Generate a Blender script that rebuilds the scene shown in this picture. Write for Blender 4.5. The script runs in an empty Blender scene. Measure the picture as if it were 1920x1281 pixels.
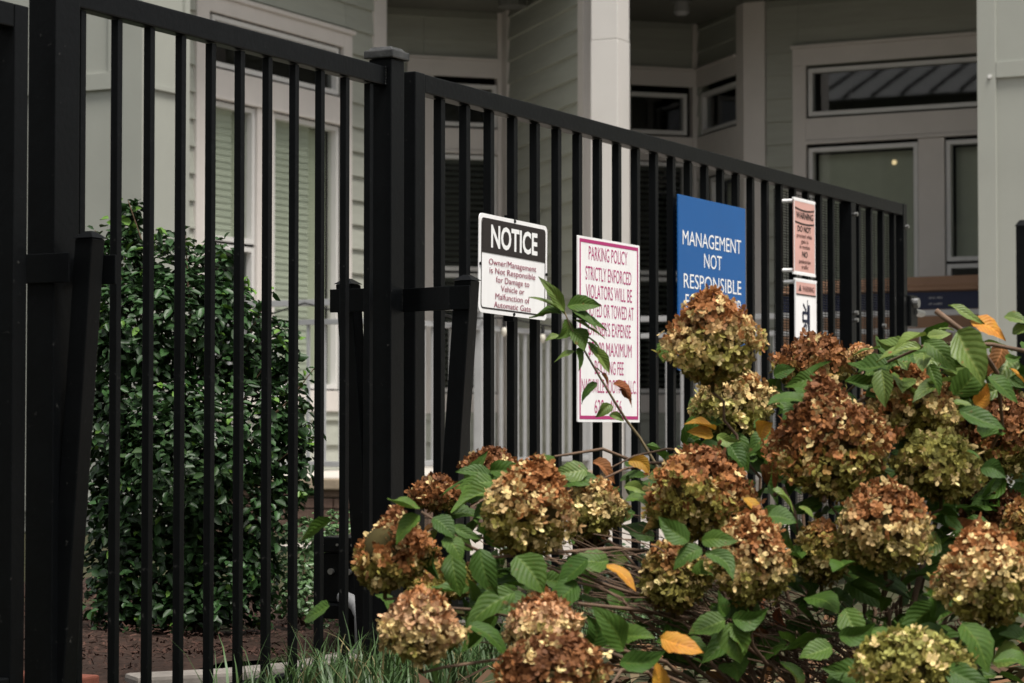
import bpy, bmesh, math, random
import numpy as np
from math import sin, cos, pi, radians, sqrt, atan
from mathutils import Vector, Matrix

S = bpy.context.scene
COL = S.collection
random.seed(7)
rng = np.random.default_rng(7)

# ------------------------------------------------------------------ camera
FPX = 4353.0                       # focal length in pixels of a 1920 wide picture
TH = radians(27.2)                 # heading of the lens measured from the fence line
TILT = atan(149.5 / FPX)
CAM = Vector((-5.367, -3.122, 0.641))
FW = Vector((cos(TH) * cos(TILT), sin(TH) * cos(TILT), sin(TILT)))
RT = Vector((sin(TH), -cos(TH), 0.0))
UP = RT.cross(FW)
FH = Vector((cos(TH), sin(TH), 0.0))
cam_d = bpy.data.cameras.new('camera')
cam_d.sensor_width = 36.0
cam_d.lens = FPX / 1920 * 36.0
cam_d.clip_start = 0.05
cam_d.clip_end = 600
cam_d.dof.use_dof = True
cam_d.dof.focus_distance = 6.1
cam_d.dof.aperture_fstop = 7.1
cam = bpy.data.objects.new('camera', cam_d)
m3 = Matrix((RT, UP, -FW)).transposed()
cam.matrix_world = Matrix.Translation(CAM) @ m3.to_4x4()
COL.objects.link(cam)
S.camera = cam


def at(px, py, D):
    """point seen at a pixel of the 1920x1281 photograph, D metres ahead of the lens"""
    r = FW + (px - 960) / FPX * RT + (640.5 - py) / FPX * UP
    return CAM + r * (D / r.dot(FH))


# ------------------------------------------------------------------ world, sun, exposure
SUN_EL, SUN_DIR = radians(67), Vector((-0.50, -0.86, 0.0)).normalized()
W = bpy.data.worlds.new('World')
S.world = W
W.use_nodes = True
nt = W.node_tree
bg = nt.nodes['Background']
sky = nt.nodes.new('ShaderNodeTexSky')
sky.sky_type = 'NISHITA'
sky.sun_disc = False
sky.sun_elevation = SUN_EL
sky.sun_rotation = math.atan2(SUN_DIR.x, SUN_DIR.y)
sky.dust_density = 3.0
hs = nt.nodes.new('ShaderNodeHueSaturation')      # a grey overcast sky
hs.inputs['Saturation'].default_value = 0.12
nt.links.new(sky.outputs[0], hs.inputs['Color'])
nt.links.new(hs.outputs[0], bg.inputs['Color'])
bg.inputs['Strength'].default_value = 0.088
sd = bpy.data.lights.new('sun', 'SUN')
sd.energy = 2.4
sd.angle = radians(16)
sd.color = (1.0, 0.95, 0.88)
sun = bpy.data.objects.new('sun', sd)
sv = Vector((SUN_DIR.x * cos(SUN_EL), SUN_DIR.y * cos(SUN_EL), sin(SUN_EL)))
sun.rotation_euler = sv.to_track_quat('Z', 'Y').to_euler()
sun.location = (0, -10, 20)
COL.objects.link(sun)
S.view_settings.view_transform = 'Standard'
S.view_settings.look = 'None'
S.view_settings.gamma = 1
S.view_settings.exposure = 1.14
S.view_settings.use_curve_mapping = False
S.render.engine = 'CYCLES'
S.cycles.max_bounces = 6
S.cycles.transparent_max_bounces = 12


# ------------------------------------------------------------------ materials
def mat(name, col, rough=0.6, spec=0.5, var=0.0, vscale=8.0, bump=0.0, bscale=40.0, col2=None,
        transl=0.0, rnd=0.0, metal=0.0, stretch=None, attr=None, vein=False, dust=None, spots=None):
    m = bpy.data.materials.new(name)
    m.use_nodes = True
    t = m.node_tree
    N, L = t.nodes, t.links
    b = N['Principled BSDF']
    b.inputs['Roughness'].default_value = rough
    b.inputs['Specular IOR Level'].default_value = spec
    b.inputs['Metallic'].default_value = metal
    tc = N.new('ShaderNodeTexCoord')
    vec = tc.outputs['Object']
    if stretch:
        mp = N.new('ShaderNodeMapping')
        mp.inputs['Scale'].default_value = stretch
        L.new(vec, mp.inputs[0])
        vec = mp.outputs[0]
    c = None
    if attr:
        a = N.new('ShaderNodeAttribute')
        a.attribute_name = attr
        c = a.outputs['Color']
    else:
        r = N.new('ShaderNodeRGB')
        r.outputs[0].default_value = (*col, 1)
        c = r.outputs[0]
    if var or col2:
        n = N.new('ShaderNodeTexNoise')
        n.inputs['Scale'].default_value = vscale
        n.inputs['Detail'].default_value = 6
        n.inputs['Roughness'].default_value = 0.65
        L.new(vec, n.inputs['Vector'])
        rp = N.new('ShaderNodeValToRGB')
        rp.color_ramp.elements[0].position = 0.35
        rp.color_ramp.elements[1].position = 0.68
        L.new(n.outputs[0], rp.inputs[0])
        mx = N.new('ShaderNodeMix')
        mx.data_type = 'RGBA'
        L.new(rp.outputs[0], mx.inputs[0])
        L.new(c, mx.inputs[6])
        if col2:
            mx.inputs[7].default_value = (*col2, 1)
        else:
            mm = N.new('ShaderNodeMix')
            mm.data_type = 'RGBA'
            mm.blend_type = 'MULTIPLY'
            mm.inputs[0].default_value = 1
            L.new(c, mm.inputs[6])
            mm.inputs[7].default_value = (1 - var, 1 - var, 1 - var, 1)
            L.new(mm.outputs[2], mx.inputs[7])
        c = mx.outputs[2]
    if spots:                      # autumn blotches, a different set on each leaf
        n = N.new('ShaderNodeTexNoise')
        n.noise_dimensions = '4D'
        n.inputs['Scale'].default_value = 5.5
        n.inputs['Detail'].default_value = 4
        L.new(tc.outputs['Object'], n.inputs['Vector'])
        oi = N.new('ShaderNodeObjectInfo')
        k9 = N.new('ShaderNodeMath')
        k9.operation = 'MULTIPLY'
        k9.inputs[1].default_value = 40
        L.new(oi.outputs['Random'], k9.inputs[0])
        L.new(k9.outputs[0], n.inputs['W'])
        rp = N.new('ShaderNodeValToRGB')
        rp.color_ramp.elements[0].position = 0.64
        rp.color_ramp.elements[1].position = 0.74
        L.new(n.outputs[0], rp.inputs[0])
        mx = N.new('ShaderNodeMix')
        mx.data_type = 'RGBA'
        L.new(rp.outputs[0], mx.inputs[0])
        L.new(c, mx.inputs[6])
        mx.inputs[7].default_value = (*spots, 1)
        c = mx.outputs[2]
    if dust:
        n = N.new('ShaderNodeTexNoise')
        n.inputs['Scale'].default_value = 60
        n.inputs['Detail'].default_value = 8
        L.new(tc.outputs['Object'], n.inputs['Vector'])
        rp = N.new('ShaderNodeValToRGB')
        rp.color_ramp.elements[0].position = 0.68
        rp.color_ramp.elements[1].position = 0.78
        L.new(n.outputs[0], rp.inputs[0])
        mx = N.new('ShaderNodeMix')
        mx.data_type = 'RGBA'
        L.new(rp.outputs[0], mx.inputs[0])
        L.new(c, mx.inputs[6])
        mx.inputs[7].default_value = (*dust, 1)
        c = mx.outputs[2]
    hgt = None
    if vein:
        uv = N.new('ShaderNodeUVMap')
        sx = N.new('ShaderNodeSeparateXYZ')
        L.new(uv.outputs[0], sx.inputs[0])

        def mth(op, a, bb=None):
            q = N.new('ShaderNodeMath')
            q.operation = op
            for i, x in enumerate((a, bb)):
                if x is None:
                    continue
                if isinstance(x, (int, float)):
                    q.inputs[i].default_value = x
                else:
                    L.new(x, q.inputs[i])
            return q.outputs[0]
        au = mth('ABSOLUTE', mth('SUBTRACT', sx.outputs[0], 0.5))
        ph = mth('FRACT', mth('SUBTRACT', mth('MULTIPLY', sx.outputs[1], 8.0), mth('MULTIPLY', au, 5.0)))
        side = mth('LESS_THAN', mth('ABSOLUTE', mth('SUBTRACT', ph, 0.5)), 0.07)
        midv = mth('LESS_THAN', au, 0.028)
        v = mth('MAXIMUM', mth('MULTIPLY', side, 0.45), midv)
        mx = N.new('ShaderNodeMix')
        mx.data_type = 'RGBA'
        L.new(mth('MULTIPLY', v, 0.38), mx.inputs[0])
        L.new(c, mx.inputs[6])
        mx.inputs[7].default_value = (min(1, col[0] * 2.2 + .02), min(1, col[1] * 1.6 + .02), col[2] * 1.8 + .01, 1)
        c = mx.outputs[2]
        hgt = mth('ABSOLUTE', mth('SUBTRACT', ph, 0.5))
    if rnd:
        oi = N.new('ShaderNodeObjectInfo')
        hsv = N.new('ShaderNodeHueSaturation')
        mr = N.new('ShaderNodeMapRange')
        mr.inputs[3].default_value = 1 - rnd
        mr.inputs[4].default_value = 1 + rnd
        L.new(oi.outputs['Random'], mr.inputs[0])
        L.new(mr.outputs[0], hsv.inputs['Value'])
        mr2 = N.new('ShaderNodeMapRange')
        mr2.inputs[3].default_value = 0.5 + rnd * 0.05
        mr2.inputs[4].default_value = 0.5 - rnd * 0.05
        L.new(oi.outputs['Random'], mr2.inputs[0])
        L.new(mr2.outputs[0], hsv.inputs['Hue'])
        L.new(c, hsv.inputs['Color'])
        c = hsv.outputs[0]
    L.new(c, b.inputs['Base Color'])
    if bump or hgt is not None:
        bp = N.new('ShaderNodeBump')
        bp.inputs['Strength'].default_value = bump if bump else 0.35
        bp.inputs['Distance'].default_value = 0.004
        if hgt is None:
            n2 = N.new('ShaderNodeTexNoise')
            n2.inputs['Scale'].default_value = bscale
            n2.inputs['Detail'].default_value = 5
            L.new(vec, n2.inputs['Vector'])
            L.new(n2.outputs[0], bp.inputs['Height'])
        else:
            L.new(hgt, bp.inputs['Height'])
        L.new(bp.outputs[0], b.inputs['Normal'])
    if transl:
        tr = N.new('ShaderNodeBsdfTranslucent')
        L.new(c, tr.inputs[0])
        ms = N.new('ShaderNodeMixShader')
        ms.inputs[0].default_value = transl
        L.new(b.outputs[0], ms.inputs[1])
        L.new(tr.outputs[0], ms.inputs[2])
        L.new(ms.outputs[0], N['Material Output'].inputs[0])
    return m


def glass_mat(name, tint, refl):
    m = bpy.data.materials.new(name)
    m.use_nodes = True
    N, L = m.node_tree.nodes, m.node_tree.links
    N.remove(N['Principled BSDF'])
    tr = N.new('ShaderNodeBsdfTransparent')
    tr.inputs[0].default_value = (*tint, 1)
    gl = N.new('ShaderNodeBsdfGlossy')
    gl.inputs['Roughness'].default_value = 0.02
    lw = N.new('ShaderNodeLayerWeight')
    pw = N.new('ShaderNodeMath')
    pw.operation = 'POWER'
    pw.inputs[1].default_value = 4.0
    L.new(lw.outputs['Facing'], pw.inputs[0])
    fr = N.new('ShaderNodeMath')
    fr.operation = 'MULTIPLY_ADD'
    fr.inputs[1].default_value = 0.6
    fr.inputs[2].default_value = refl
    L.new(pw.outputs[0], fr.inputs[0])
    n = N.new('ShaderNodeTexNoise')
    n.inputs['Scale'].default_value = 2.5
    bp = N.new('ShaderNodeBump')
    bp.inputs['Strength'].default_value = 0.03
    L.new(n.outputs[0], bp.inputs['Height'])
    L.new(bp.outputs[0], gl.inputs['Normal'])
    ms = N.new('ShaderNodeMixShader')
    L.new(fr.outputs[0], ms.inputs[0])
    L.new(tr.outputs[0], ms.inputs[1])
    L.new(gl.outputs[0], ms.inputs[2])
    L.new(ms.outputs[0], N['Material Output'].inputs[0])
    return m


M = {}
M['iron'] = mat('black_paint', (0.0024, 0.0029, 0.0034), 0.40, 0.15, var=0.35, vscale=14, bump=0.15, bscale=60, dust=(0.03, 0.03, 0.028))
M['worn_iron'] = mat('worn_black_paint', (0.012, 0.0125, 0.013), 0.38, 0.4, col2=(0.07, 0.07, 0.068), vscale=25, bump=0.15, bscale=60)
M['bolt'] = mat('galvanised', (0.35, 0.35, 0.34), 0.35, 0.5, metal=0.8, var=0.3)
M['rail'] = mat('grey_rail_paint', (0.36, 0.365, 0.37), 0.5, 0.4, var=0.15)
M['siding'] = mat('sage_siding', (0.375, 0.385, 0.335), 0.75, 0.25, var=0.10, vscale=3, bump=0.25, bscale=30, stretch=(1, 1, 9), rnd=0.04)
M['panel'] = mat('pale_sage_panel', (0.31, 0.317, 0.282), 0.75, 0.25, var=0.07, vscale=2.0, bump=0.12, bscale=60)
M['trim'] = mat('warm_white_trim', (0.62, 0.58, 0.545), 0.65, 0.3, var=0.08, vscale=2.5, bump=0.1, bscale=50)
M['column'] = mat('white_column_paint', (0.62, 0.595, 0.565), 0.6, 0.3, var=0.06, vscale=2)
M['vinyl'] = mat('white_vinyl', (0.62, 0.61, 0.59), 0.4, 0.4, var=0.05)
M['soffit'] = mat('soffit_paint', (0.13, 0.13, 0.11), 0.8, 0.2, var=0.1)
M['dark_room'] = mat('dark_room', (0.03, 0.032, 0.03), 0.9, 0.1)
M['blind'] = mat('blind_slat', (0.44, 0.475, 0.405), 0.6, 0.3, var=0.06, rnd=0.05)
M['dark_blind'] = mat('dark_slat', (0.30, 0.31, 0.28), 0.6, 0.3, rnd=0.08)  # darker grey slat colour
M['shade'] = mat('roller_shade', (0.40, 0.42, 0.36), 0.85, 0.1, var=0.06)
M['curtain'] = mat('olive_curtain', (0.42, 0.45, 0.36), 0.85, 0.1, var=0.08)
M['glass'] = glass_mat('tinted_glass', (0.86, 0.88, 0.84), 0.035)
M['dark_glass'] = glass_mat('dark_glass', (0.40, 0.43, 0.41), 0.065)
M['brick'] = mat('brown_brick', (0.16, 0.105, 0.08), 0.85, 0.2, var=0.3, vscale=20, bump=0.4, bscale=80, rnd=0.3)
M['mortar'] = mat('mortar', (0.26, 0.24, 0.21), 0.9, 0.1, bump=0.3, bscale=120)
M['stone'] = mat('tan_stone', (0.36, 0.29, 0.21), 0.85, 0.2, var=0.25, vscale=8, bump=0.3, bscale=40)
M['concrete'] = mat('concrete', (0.36, 0.325, 0.29), 0.85, 0.2, var=0.25, vscale=3, bump=0.25, bscale=90)
M['kerb'] = mat('kerb_concrete', (0.25, 0.225, 0.20), 0.9, 0.2, var=0.4, vscale=5, bump=0.35, bscale=90)
M['pale_floor'] = mat('pale_porch_floor', (0.50, 0.47, 0.43), 0.8, 0.2, var=0.15, vscale=3)
M['redbrick'] = mat('red_paver', (0.22, 0.075, 0.05), 0.85, 0.2, var=0.3, vscale=9, bump=0.3, bscale=70)
M['soil'] = mat('dark_soil', (0.035, 0.025, 0.018), 0.95, 0.1, col2=(0.07, 0.05, 0.03), vscale=30, bump=0.8, bscale=80)
M['lawn'] = mat('lawn_soil', (0.03, 0.038, 0.018), 0.95, 0.1, col2=(0.06, 0.05, 0.03), vscale=14, bump=0.7, bscale=60)
M['mulch'] = mat('bark_mulch', (0.045, 0.026, 0.019), 0.9, 0.15, col2=(0.02, 0.013, 0.01), vscale=30, bump=0.6, bscale=70)
M['white'] = mat('sign_white', (0.86, 0.85, 0.845), 0.38, 0.4, var=0.09, vscale=3, stretch=(6, 6, 1))
M['blue'] = mat('sign_blue', (0.008, 0.096, 0.31), 0.4, 0.4, var=0.06, vscale=5)
M['pink'] = mat('sign_faded_pink', (0.64, 0.365, 0.315), 0.45, 0.4, var=0.12, vscale=9)
M['black_ink'] = mat('black_ink', (0.018, 0.013, 0.012), 0.45, 0.35)
M['ink_soft'] = mat('faded_ink', (0.10, 0.045, 0.04), 0.5, 0.3)
M['crimson'] = mat('crimson_ink', (0.24, 0.018, 0.06), 0.5, 0.3)
M['magenta'] = mat('magenta_ink', (0.40, 0.03, 0.15), 0.5, 0.3)
M['white_ink'] = mat('white_ink', (0.80, 0.80, 0.79), 0.45, 0.3)
M['card'] = mat('cardboard', (0.21, 0.125, 0.08), 0.85, 0.15, var=0.1, vscale=6)
M['navy'] = mat('navy_print', (0.012, 0.016, 0.04), 0.6, 0.3)
M['dark_fabric'] = mat('dark_fabric', (0.02, 0.02, 0.022), 0.9, 0.15, var=0.3, vscale=10)
M['cable'] = mat('black_cable', (0.015, 0.015, 0.015), 0.6, 0.3)
M['bulb'] = mat('clear_bulb', (0.55, 0.52, 0.45), 0.1, 0.6)
M['conduit'] = mat('grey_conduit', (0.28, 0.28, 0.28), 0.5, 0.4)
M['leaf'] = mat('hydrangea_leaf', (0.052, 0.108, 0.013), 0.55, 0.25, var=0.35, vscale=3, spots=(0.12, 0.07, 0.02), transl=0.22, rnd=0.22, vein=True)
M['leaf_pale'] = mat('pale_leaf', (0.13, 0.195, 0.035), 0.5, 0.4, var=0.3, vscale=4, spots=(0.22, 0.10, 0.03), transl=0.25, rnd=0.15, vein=True)
M['leaf_yellow'] = mat('yellow_leaf', (0.42, 0.23, 0.022), 0.55, 0.25, transl=0.25, rnd=0.25, vein=True, col2=(0.36, 0.14, 0.02), vscale=2.5, spots=(0.14, 0.06, 0.02))
M['leaf_dry'] = mat('dry_leaf', (0.26, 0.10, 0.035), 0.7, 0.2, transl=0.15, rnd=0.3, vein=True, col2=(0.13, 0.05, 0.02), vscale=3)
M['floret'] = mat('floret', (0.5, 0.3, 0.2), 0.65, 0.2, attr='Col', transl=0.24)
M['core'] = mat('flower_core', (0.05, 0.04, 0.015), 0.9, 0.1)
M['twig'] = mat('twig_bark', (0.15, 0.095, 0.062), 0.75, 0.25, var=0.4, vscale=30, bump=0.3, bscale=120)
M['shoot'] = mat('young_shoot', (0.17, 0.13, 0.07), 0.6, 0.3, var=0.3, vscale=20)
M['glossy_leaf'] = mat('glossy_dark_leaf', (0.020, 0.050, 0.013), 0.46, 0.32, transl=0.10, rnd=0.35, attr=None)
M['glossy_mass'] = mat('glossy_dark_foliage', (0.020, 0.050, 0.013), 0.46, 0.32, transl=0.10, attr='Col')
M['small_leaf'] = mat('small_shrub_leaf', (0.06, 0.12, 0.04), 0.4, 0.5, transl=0.15, attr='Col')
M['grass'] = mat('grass_blade', (0.06, 0.12, 0.04), 0.5, 0.35, transl=0.2, attr='Col')
M['litter'] = mat('leaf_litter', (0.2, 0.1, 0.05), 0.85, 0.15, attr='Col')
M['tree_mass'] = mat('tree_foliage', (0.03, 0.05, 0.02), 0.9, 0.1, var=0.4, vscale=1.0)
M['metal_roof'] = mat('grey_metal_roof', (0.36, 0.37, 0.37), 0.5, 0.4, var=0.15, vscale=1)
M['lamp'] = mat('lamp_housing', (0.12, 0.12, 0.11), 0.5, 0.4)


# ------------------------------------------------------------------ helpers
class MB:
    def __init__(s):
        s.v, s.f = [], []

    def box(s, x0, x1, y0, y1, z0, z1):
        return s.hexa([(x0, y0, z0), (x1, y0, z0), (x1, y1, z0), (x0, y1, z0),
                       (x0, y0, z1), (x1, y0, z1), (x1, y1, z1), (x0, y1, z1)])

    def hexa(s, p):
        k = len(s.v)
        s.v += [tuple(q) for q in p]
        s.f += [tuple(k + i for i in q) for q in ((3, 2, 1, 0), (4, 5, 6, 7), (0, 1, 5, 4), (1, 2, 6, 5), (2, 3, 7, 6), (3, 0, 4, 7))]
        return s

    def poly(s, pts):
        k = len(s.v)
        s.v += [tuple(q) for q in pts]
        s.f.append(tuple(range(k, k + len(pts))))
        return s

    def tube(s, pts, rad, n=6, cap=True):
        pts = [Vector(p) for p in pts]
        k0 = len(s.v)
        prev = None
        for i, p in enumerate(pts):
            t = (pts[min(i + 1, len(pts) - 1)] - pts[max(i - 1, 0)]).normalized()
            a = prev if prev is not None else (Vector((0, 0, 1)) if abs(t.z) < .9 else Vector((1, 0, 0)))
            u = (a - t * a.dot(t)).normalized()
            prev = u
            w = t.cross(u)
            r = rad[i] if hasattr(rad, '__len__') else rad
            for j in range(n):
                an = 2 * pi * j / n
                s.v.append(tuple(p + (u * cos(an) + w * sin(an)) * r))
        for i in range(len(pts) - 1):
            for j in range(n):
                a, b = k0 + i * n + j, k0 + i * n + (j + 1) % n
                s.f.append((a, b, b + n, a + n))
        if cap:
            s.f.append(tuple(k0 + j for j in range(n))[::-1])
            s.f.append(tuple(k0 + (len(pts) - 1) * n + j for j in range(n)))
        return s

    def ball(s, c, r, n=8, m=6):
        k = len(s.v)
        rx, ry, rz = r if hasattr(r, '__len__') else (r, r, r)
        for i in range(m + 1):
            ph = pi * i / m
            for j in range(n):
                a = 2 * pi * j / n
                s.v.append((c[0] + rx * sin(ph) * cos(a), c[1] + ry * sin(ph) * sin(a), c[2] + rz * cos(ph)))
        for i in range(m):
            for j in range(n):
                a, b = k + i * n + j, k + i * n + (j + 1) % n
                s.f.append((a, a + n, b + n, b))
        return s

    def mesh(s, name, bevel=0.0, smooth=False, fix=True):
        me = bpy.data.meshes.new(name)
        me.from_pydata(s.v, [], s.f)
        if fix or bevel:
            bm = bmesh.new()
            bm.from_mesh(me)
            if fix:
                bmesh.ops.recalc_face_normals(bm, faces=bm.faces)
            if bevel:
                bmesh.ops.bevel(bm, geom=list(bm.edges), offset=bevel, segments=2, affect='EDGES', profile=0.6)
            bm.to_mesh(me)
            bm.free()
        if smooth:
            me.polygons.foreach_set('use_smooth', [True] * len(me.polygons))
        return me

    def build(s, name, m, parent=None, bevel=0.0, smooth=False, fix=True):
        return link(name, s.mesh(name, bevel, smooth, fix), m, parent)


def link(name, me, m, parent=None):
    o = bpy.data.objects.new(name, me)
    COL.objects.link(o)
    if m is not None and not me.materials:
        me.materials.append(M[m])
    if parent is not None:
        o.parent = parent
        o.matrix_parent_inverse = Matrix.Translation(-Vector(parent['base'])) if 'base' in parent else Matrix()
    return o


def thing(name, label, cat, loc=(0, 0, 0), group=None):
    o = bpy.data.objects.new(name, None)
    COL.objects.link(o)
    o.location = loc
    o.empty_display_size = 0.1
    o['label'], o['category'] = label, cat
    if group:
        o['group'] = group
    o['base'] = tuple(loc)
    return o


def tag(o, label, cat, group=None):
    o['label'], o['category'] = label, cat
    if group:
        o['group'] = group
    return o


def struct(o):
    o['kind'] = 'structure'
    return o


def stuff(o):
    o['kind'] = 'stuff'
    return o


def np_mesh(name, verts, faces, cols=None, smooth=False):
    """verts (n,3), faces (m,k) all the same size; cols per vertex"""
    me = bpy.data.meshes.new(name)
    n, m, k = len(verts), len(faces), faces.shape[1]
    me.vertices.add(n)
    me.vertices.foreach_set('co', verts.astype(np.float32).ravel())
    me.loops.add(m * k)
    me.loops.foreach_set('vertex_index', faces.astype(np.int32).ravel())
    me.polygons.add(m)
    me.polygons.foreach_set('loop_start', np.arange(0, m * k, k, dtype=np.int32))
    if smooth:
        me.polygons.foreach_set('use_smooth', np.ones(m, dtype=bool))
    me.update(calc_edges=True)
    if cols is not None:
        a = me.color_attributes.new('Col', 'FLOAT_COLOR', 'POINT')
        a.data.foreach_set('color', np.c_[cols, np.ones(n)].astype(np.float32).ravel())
    me.validate()
    return me


def text_mesh(items, bold=0.0):
    """items: (string, centre x, bottom z, width, cap height); returns verts/faces in x-z, facing -y"""
    V, Fc = [], []
    dg = None
    for (s, cx, z, w, hgt, *bo) in items:
        cu = bpy.data.curves.new('t', 'FONT')
        cu.body = s
        cu.size = 1
        cu.offset = bo[0] if bo else bold
        cu.resolution_u = 3
        o = bpy.data.objects.new('t', cu)
        COL.objects.link(o)
        dg = bpy.context.evaluated_depsgraph_get()
        me = bpy.data.meshes.new_from_object(o.evaluated_get(dg))
        co = np.array([v.co[:] for v in me.vertices])
        lo, hi = co.min(0), co.max(0)
        cap = 0.73 if any(ch.isupper() or ch.isdigit() for ch in s) else 0.56
        sx = w / (hi[0] - lo[0])
        sz = hgt / cap
        k = len(V)
        for c in co:
            V.append((cx + (c[0] - (lo[0] + hi[0]) / 2) * sx, 0.0, z + c[1] * sz))
        for p in me.polygons:
            Fc.append(tuple(k + i for i in p.vertices))
        bpy.data.objects.remove(o)
        bpy.data.curves.remove(cu)
        bpy.data.meshes.remove(me)
    return V, Fc


def lettering(items, m, parent, off, bold=0.0, name='lettering'):
    for it in items:                      # one printed line, one part
        V, Fc = text_mesh([it], bold)
        mb = MB()
        mb.v = [(x, off, z) for x, y, z in V]
        mb.f = Fc
        mb.build(name, m, parent, fix=False)


# ================================================================== GROUND
mb = MB()
N_ = 46
for i in range(N_):
    for j in range(N_):
        pass
g = MB().poly([(-300, -300, -0.03), (300, -300, -0.03), (300, 300, -0.03), (-300, 300, -0.03)]).build('ground', 'lawn')
struct(g)
d = MB().poly([(4.4, -0.55, -0.012), (60, -0.55, -0.012), (60, 3.6, -0.012), (4.8, 3.6, -0.012)]).build('driveway', 'concrete')
struct(d)
rd = MB().poly([(2.0, -9.5, -0.016), (60, -9.5, -0.016), (60, -0.6, -0.016), (2.6, -0.6, -0.016)]).build('road', 'concrete')
struct(rd)
md = bpy.data.meshes.new('mulch_bed')
gx, gy = 40, 40
x0, x1, y0, y1 = -0.70, 2.2, 0.28, 4.3
vv = np.array([[x0 + (x1 - x0) * i / gx, y0 + (y1 - y0) * j / gy, -0.012 + 0.006 * rng.random() + 0.03 * sin(i * .35) * cos(j * .3)] for j in range(gy + 1) for i in range(gx + 1)])
# the bed follows the kerb line on its near side
for q in vv:
    q[1] = max(q[1], 0.03 + (-0.25 - q[0]) * 0.53 + 0.07)
ff = np.array([[j * (gx + 1) + i, j * (gx + 1) + i + 1, (j + 1) * (gx + 1) + i + 1, (j + 1) * (gx + 1) + i] for j in range(gy) for i in range(gx)])
struct(link('mulch_bed', np_mesh('mulch_bed', vv, ff, smooth=True), 'mulch'))
# concrete kerb of the bed: separate cast lengths butted together
ka, kb = Vector((-0.72, 0.30, 0)), Vector((2.3, -0.02, 0))
kmid = Vector((-0.25, 0.06, 0))
pts = [ka, Vector((-0.5, 0.14, 0)), kmid, Vector((0.3, 0.10, 0)), Vector((0.9, 0.25, 0)), Vector((1.5, 0.42, 0))]
for a, b in zip(pts[:-1], pts[1:]):
    t = (b - a).normalized()
    n = Vector((-t.y, t.x, 0))
    a2, b2 = a + t * 0.004, b - t * 0.004
    q = [a2, b2, b2 + n * 0.11, a2 + n * 0.11]
    struct(MB().hexa([(p.x, p.y, -0.06) for p in q] + [(p.x, p.y, 0.016) for p in q]).build('kerb', 'kerb', bevel=0.01))
a, b = Vector((-0.70, 1.10, 0)), Vector((-0.70, 0.42, 0))
t = (b - a).normalized()
n = Vector((-t.y, t.x, 0))
for k in range(3):
    c0, c1 = a.lerp(b, k / 3) + t * .003, a.lerp(b, (k + 1) / 3) - t * .003
    q = [c0, c1, c1 - n * .1, c0 - n * .1]
    o = struct(MB().hexa([(p.x, p.y, -0.06) for p in q] + [(p.x, p.y, 0.014) for p in q]).build('brick_kerb', 'redbrick', bevel=0.006))
# loose bark chips
n = 12000
P = np.c_[rng.uniform(-0.68, 1.9, n), rng.uniform(0.1, 2.6, n), np.zeros(n)]
P = P[P[:, 1] > 0.17 + (-0.25 - P[:, 0]) * 0.53]
n = len(P)
P[:, 2] = 0.004 + rng.random(n) * 0.02 + 0.03 * np.sin((P[:, 0] - x0) / (x1 - x0) * 14) * np.cos((P[:, 1] - y0) / (y1 - y0) * 12)
an = rng.uniform(0, 2 * pi, n)
tl = rng.normal(0, .35, n)
L_ = rng.uniform(.003, .012, n)
w_ = rng.uniform(.001, .0035, n)
dx = np.c_[np.cos(an) * np.cos(tl), np.sin(an) * np.cos(tl), np.sin(tl)] * L_[:, None]
dy = np.c_[-np.sin(an), np.cos(an), rng.normal(0, .4, n)] * w_[:, None]
V = np.stack([P - dx - dy, P + dx - dy, P + dx + dy, P - dx + dy], 1).reshape(-1, 3)
cc = np.array([.065, .034, .025]) * rng.uniform(.35, 1.6, (n, 1)) * np.array([1, 1, 1]) * .7
stuff(link('bark_chips', np_mesh('bark_chips', V, np.arange(4 * n).reshape(-1, 4), np.repeat(cc, 4, 0)), 'litter'))

# ================================================================== BUILDING
BLD = thing('apartment_building', 'sage green apartment building with white trimmed windows and a recessed porch behind the black fence', 'building', (8.0, 5.5, 0))
ZB, ZC = 0.30, 3.86            # porch floor, porch ceiling
EXP = 0.175                    # lap of a siding board


class Wall:
    def __init__(s, O, d, n):
        s.O, s.d, s.n = Vector((*O, 0)), Vector((*d, 0)).normalized(), Vector((*n, 0)).normalized()

    def p(s, u, z, w):
        q = s.O + s.d * u + s.n * w
        return (q.x, q.y, z)

    def box(s, mb, u0, u1, z0, z1, w0, w1, w1t=None):
        t = w1 if w1t is None else w1t
        mb.hexa([s.p(u0, z0, w0), s.p(u1, z0, w0), s.p(u1, z0, w1), s.p(u0, z0, w1),
                 s.p(u0, z1, w0), s.p(u1, z1, w0), s.p(u1, z1, t), s.p(u0, z1, t)])
        return mb

    def part(s, name, m, par, *a, bevel=0.0, **k):
        return s.box(MB(), *a, **k).build(name, m, par, bevel=bevel)

    def siding(s, u0, u1, z0, z1, hole=None):
        """lapped boards, interrupted by hole=(u0,u1,z0,z1); sheathing behind"""
        segs = [(u0, u1, z0, z1)]
        if hole:
            a, b, c, d_ = hole
            segs = [(u0, a, z0, z1), (b, u1, z0, z1), (a, b, z0, c), (a, b, d_, z1)]
        for (a, b, c, d_) in segs:
            if b - a > 0.01 and d_ - c > 0.01:
                s.part('sheathing', 'siding', BLD, a, b, c, d_, -0.07, -0.004)
        k0 = int(math.floor((z0 - ZB) / EXP))
        z = ZB + k0 * EXP
        while z < z1 - 0.01:
            a0, a1 = max(z, z0), min(z + EXP + 0.012, z1)
            for (a, b, c, d_) in segs:
                lo, hi = max(a0, c), min(a1, d_)
                if b - a > 0.01 and hi - lo > 0.03:
                    s.part('siding_board', 'siding', BLD, a + .001, b - .001, lo, hi, -0.002, 0.025, w1t=0.004)
            z += EXP


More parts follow.
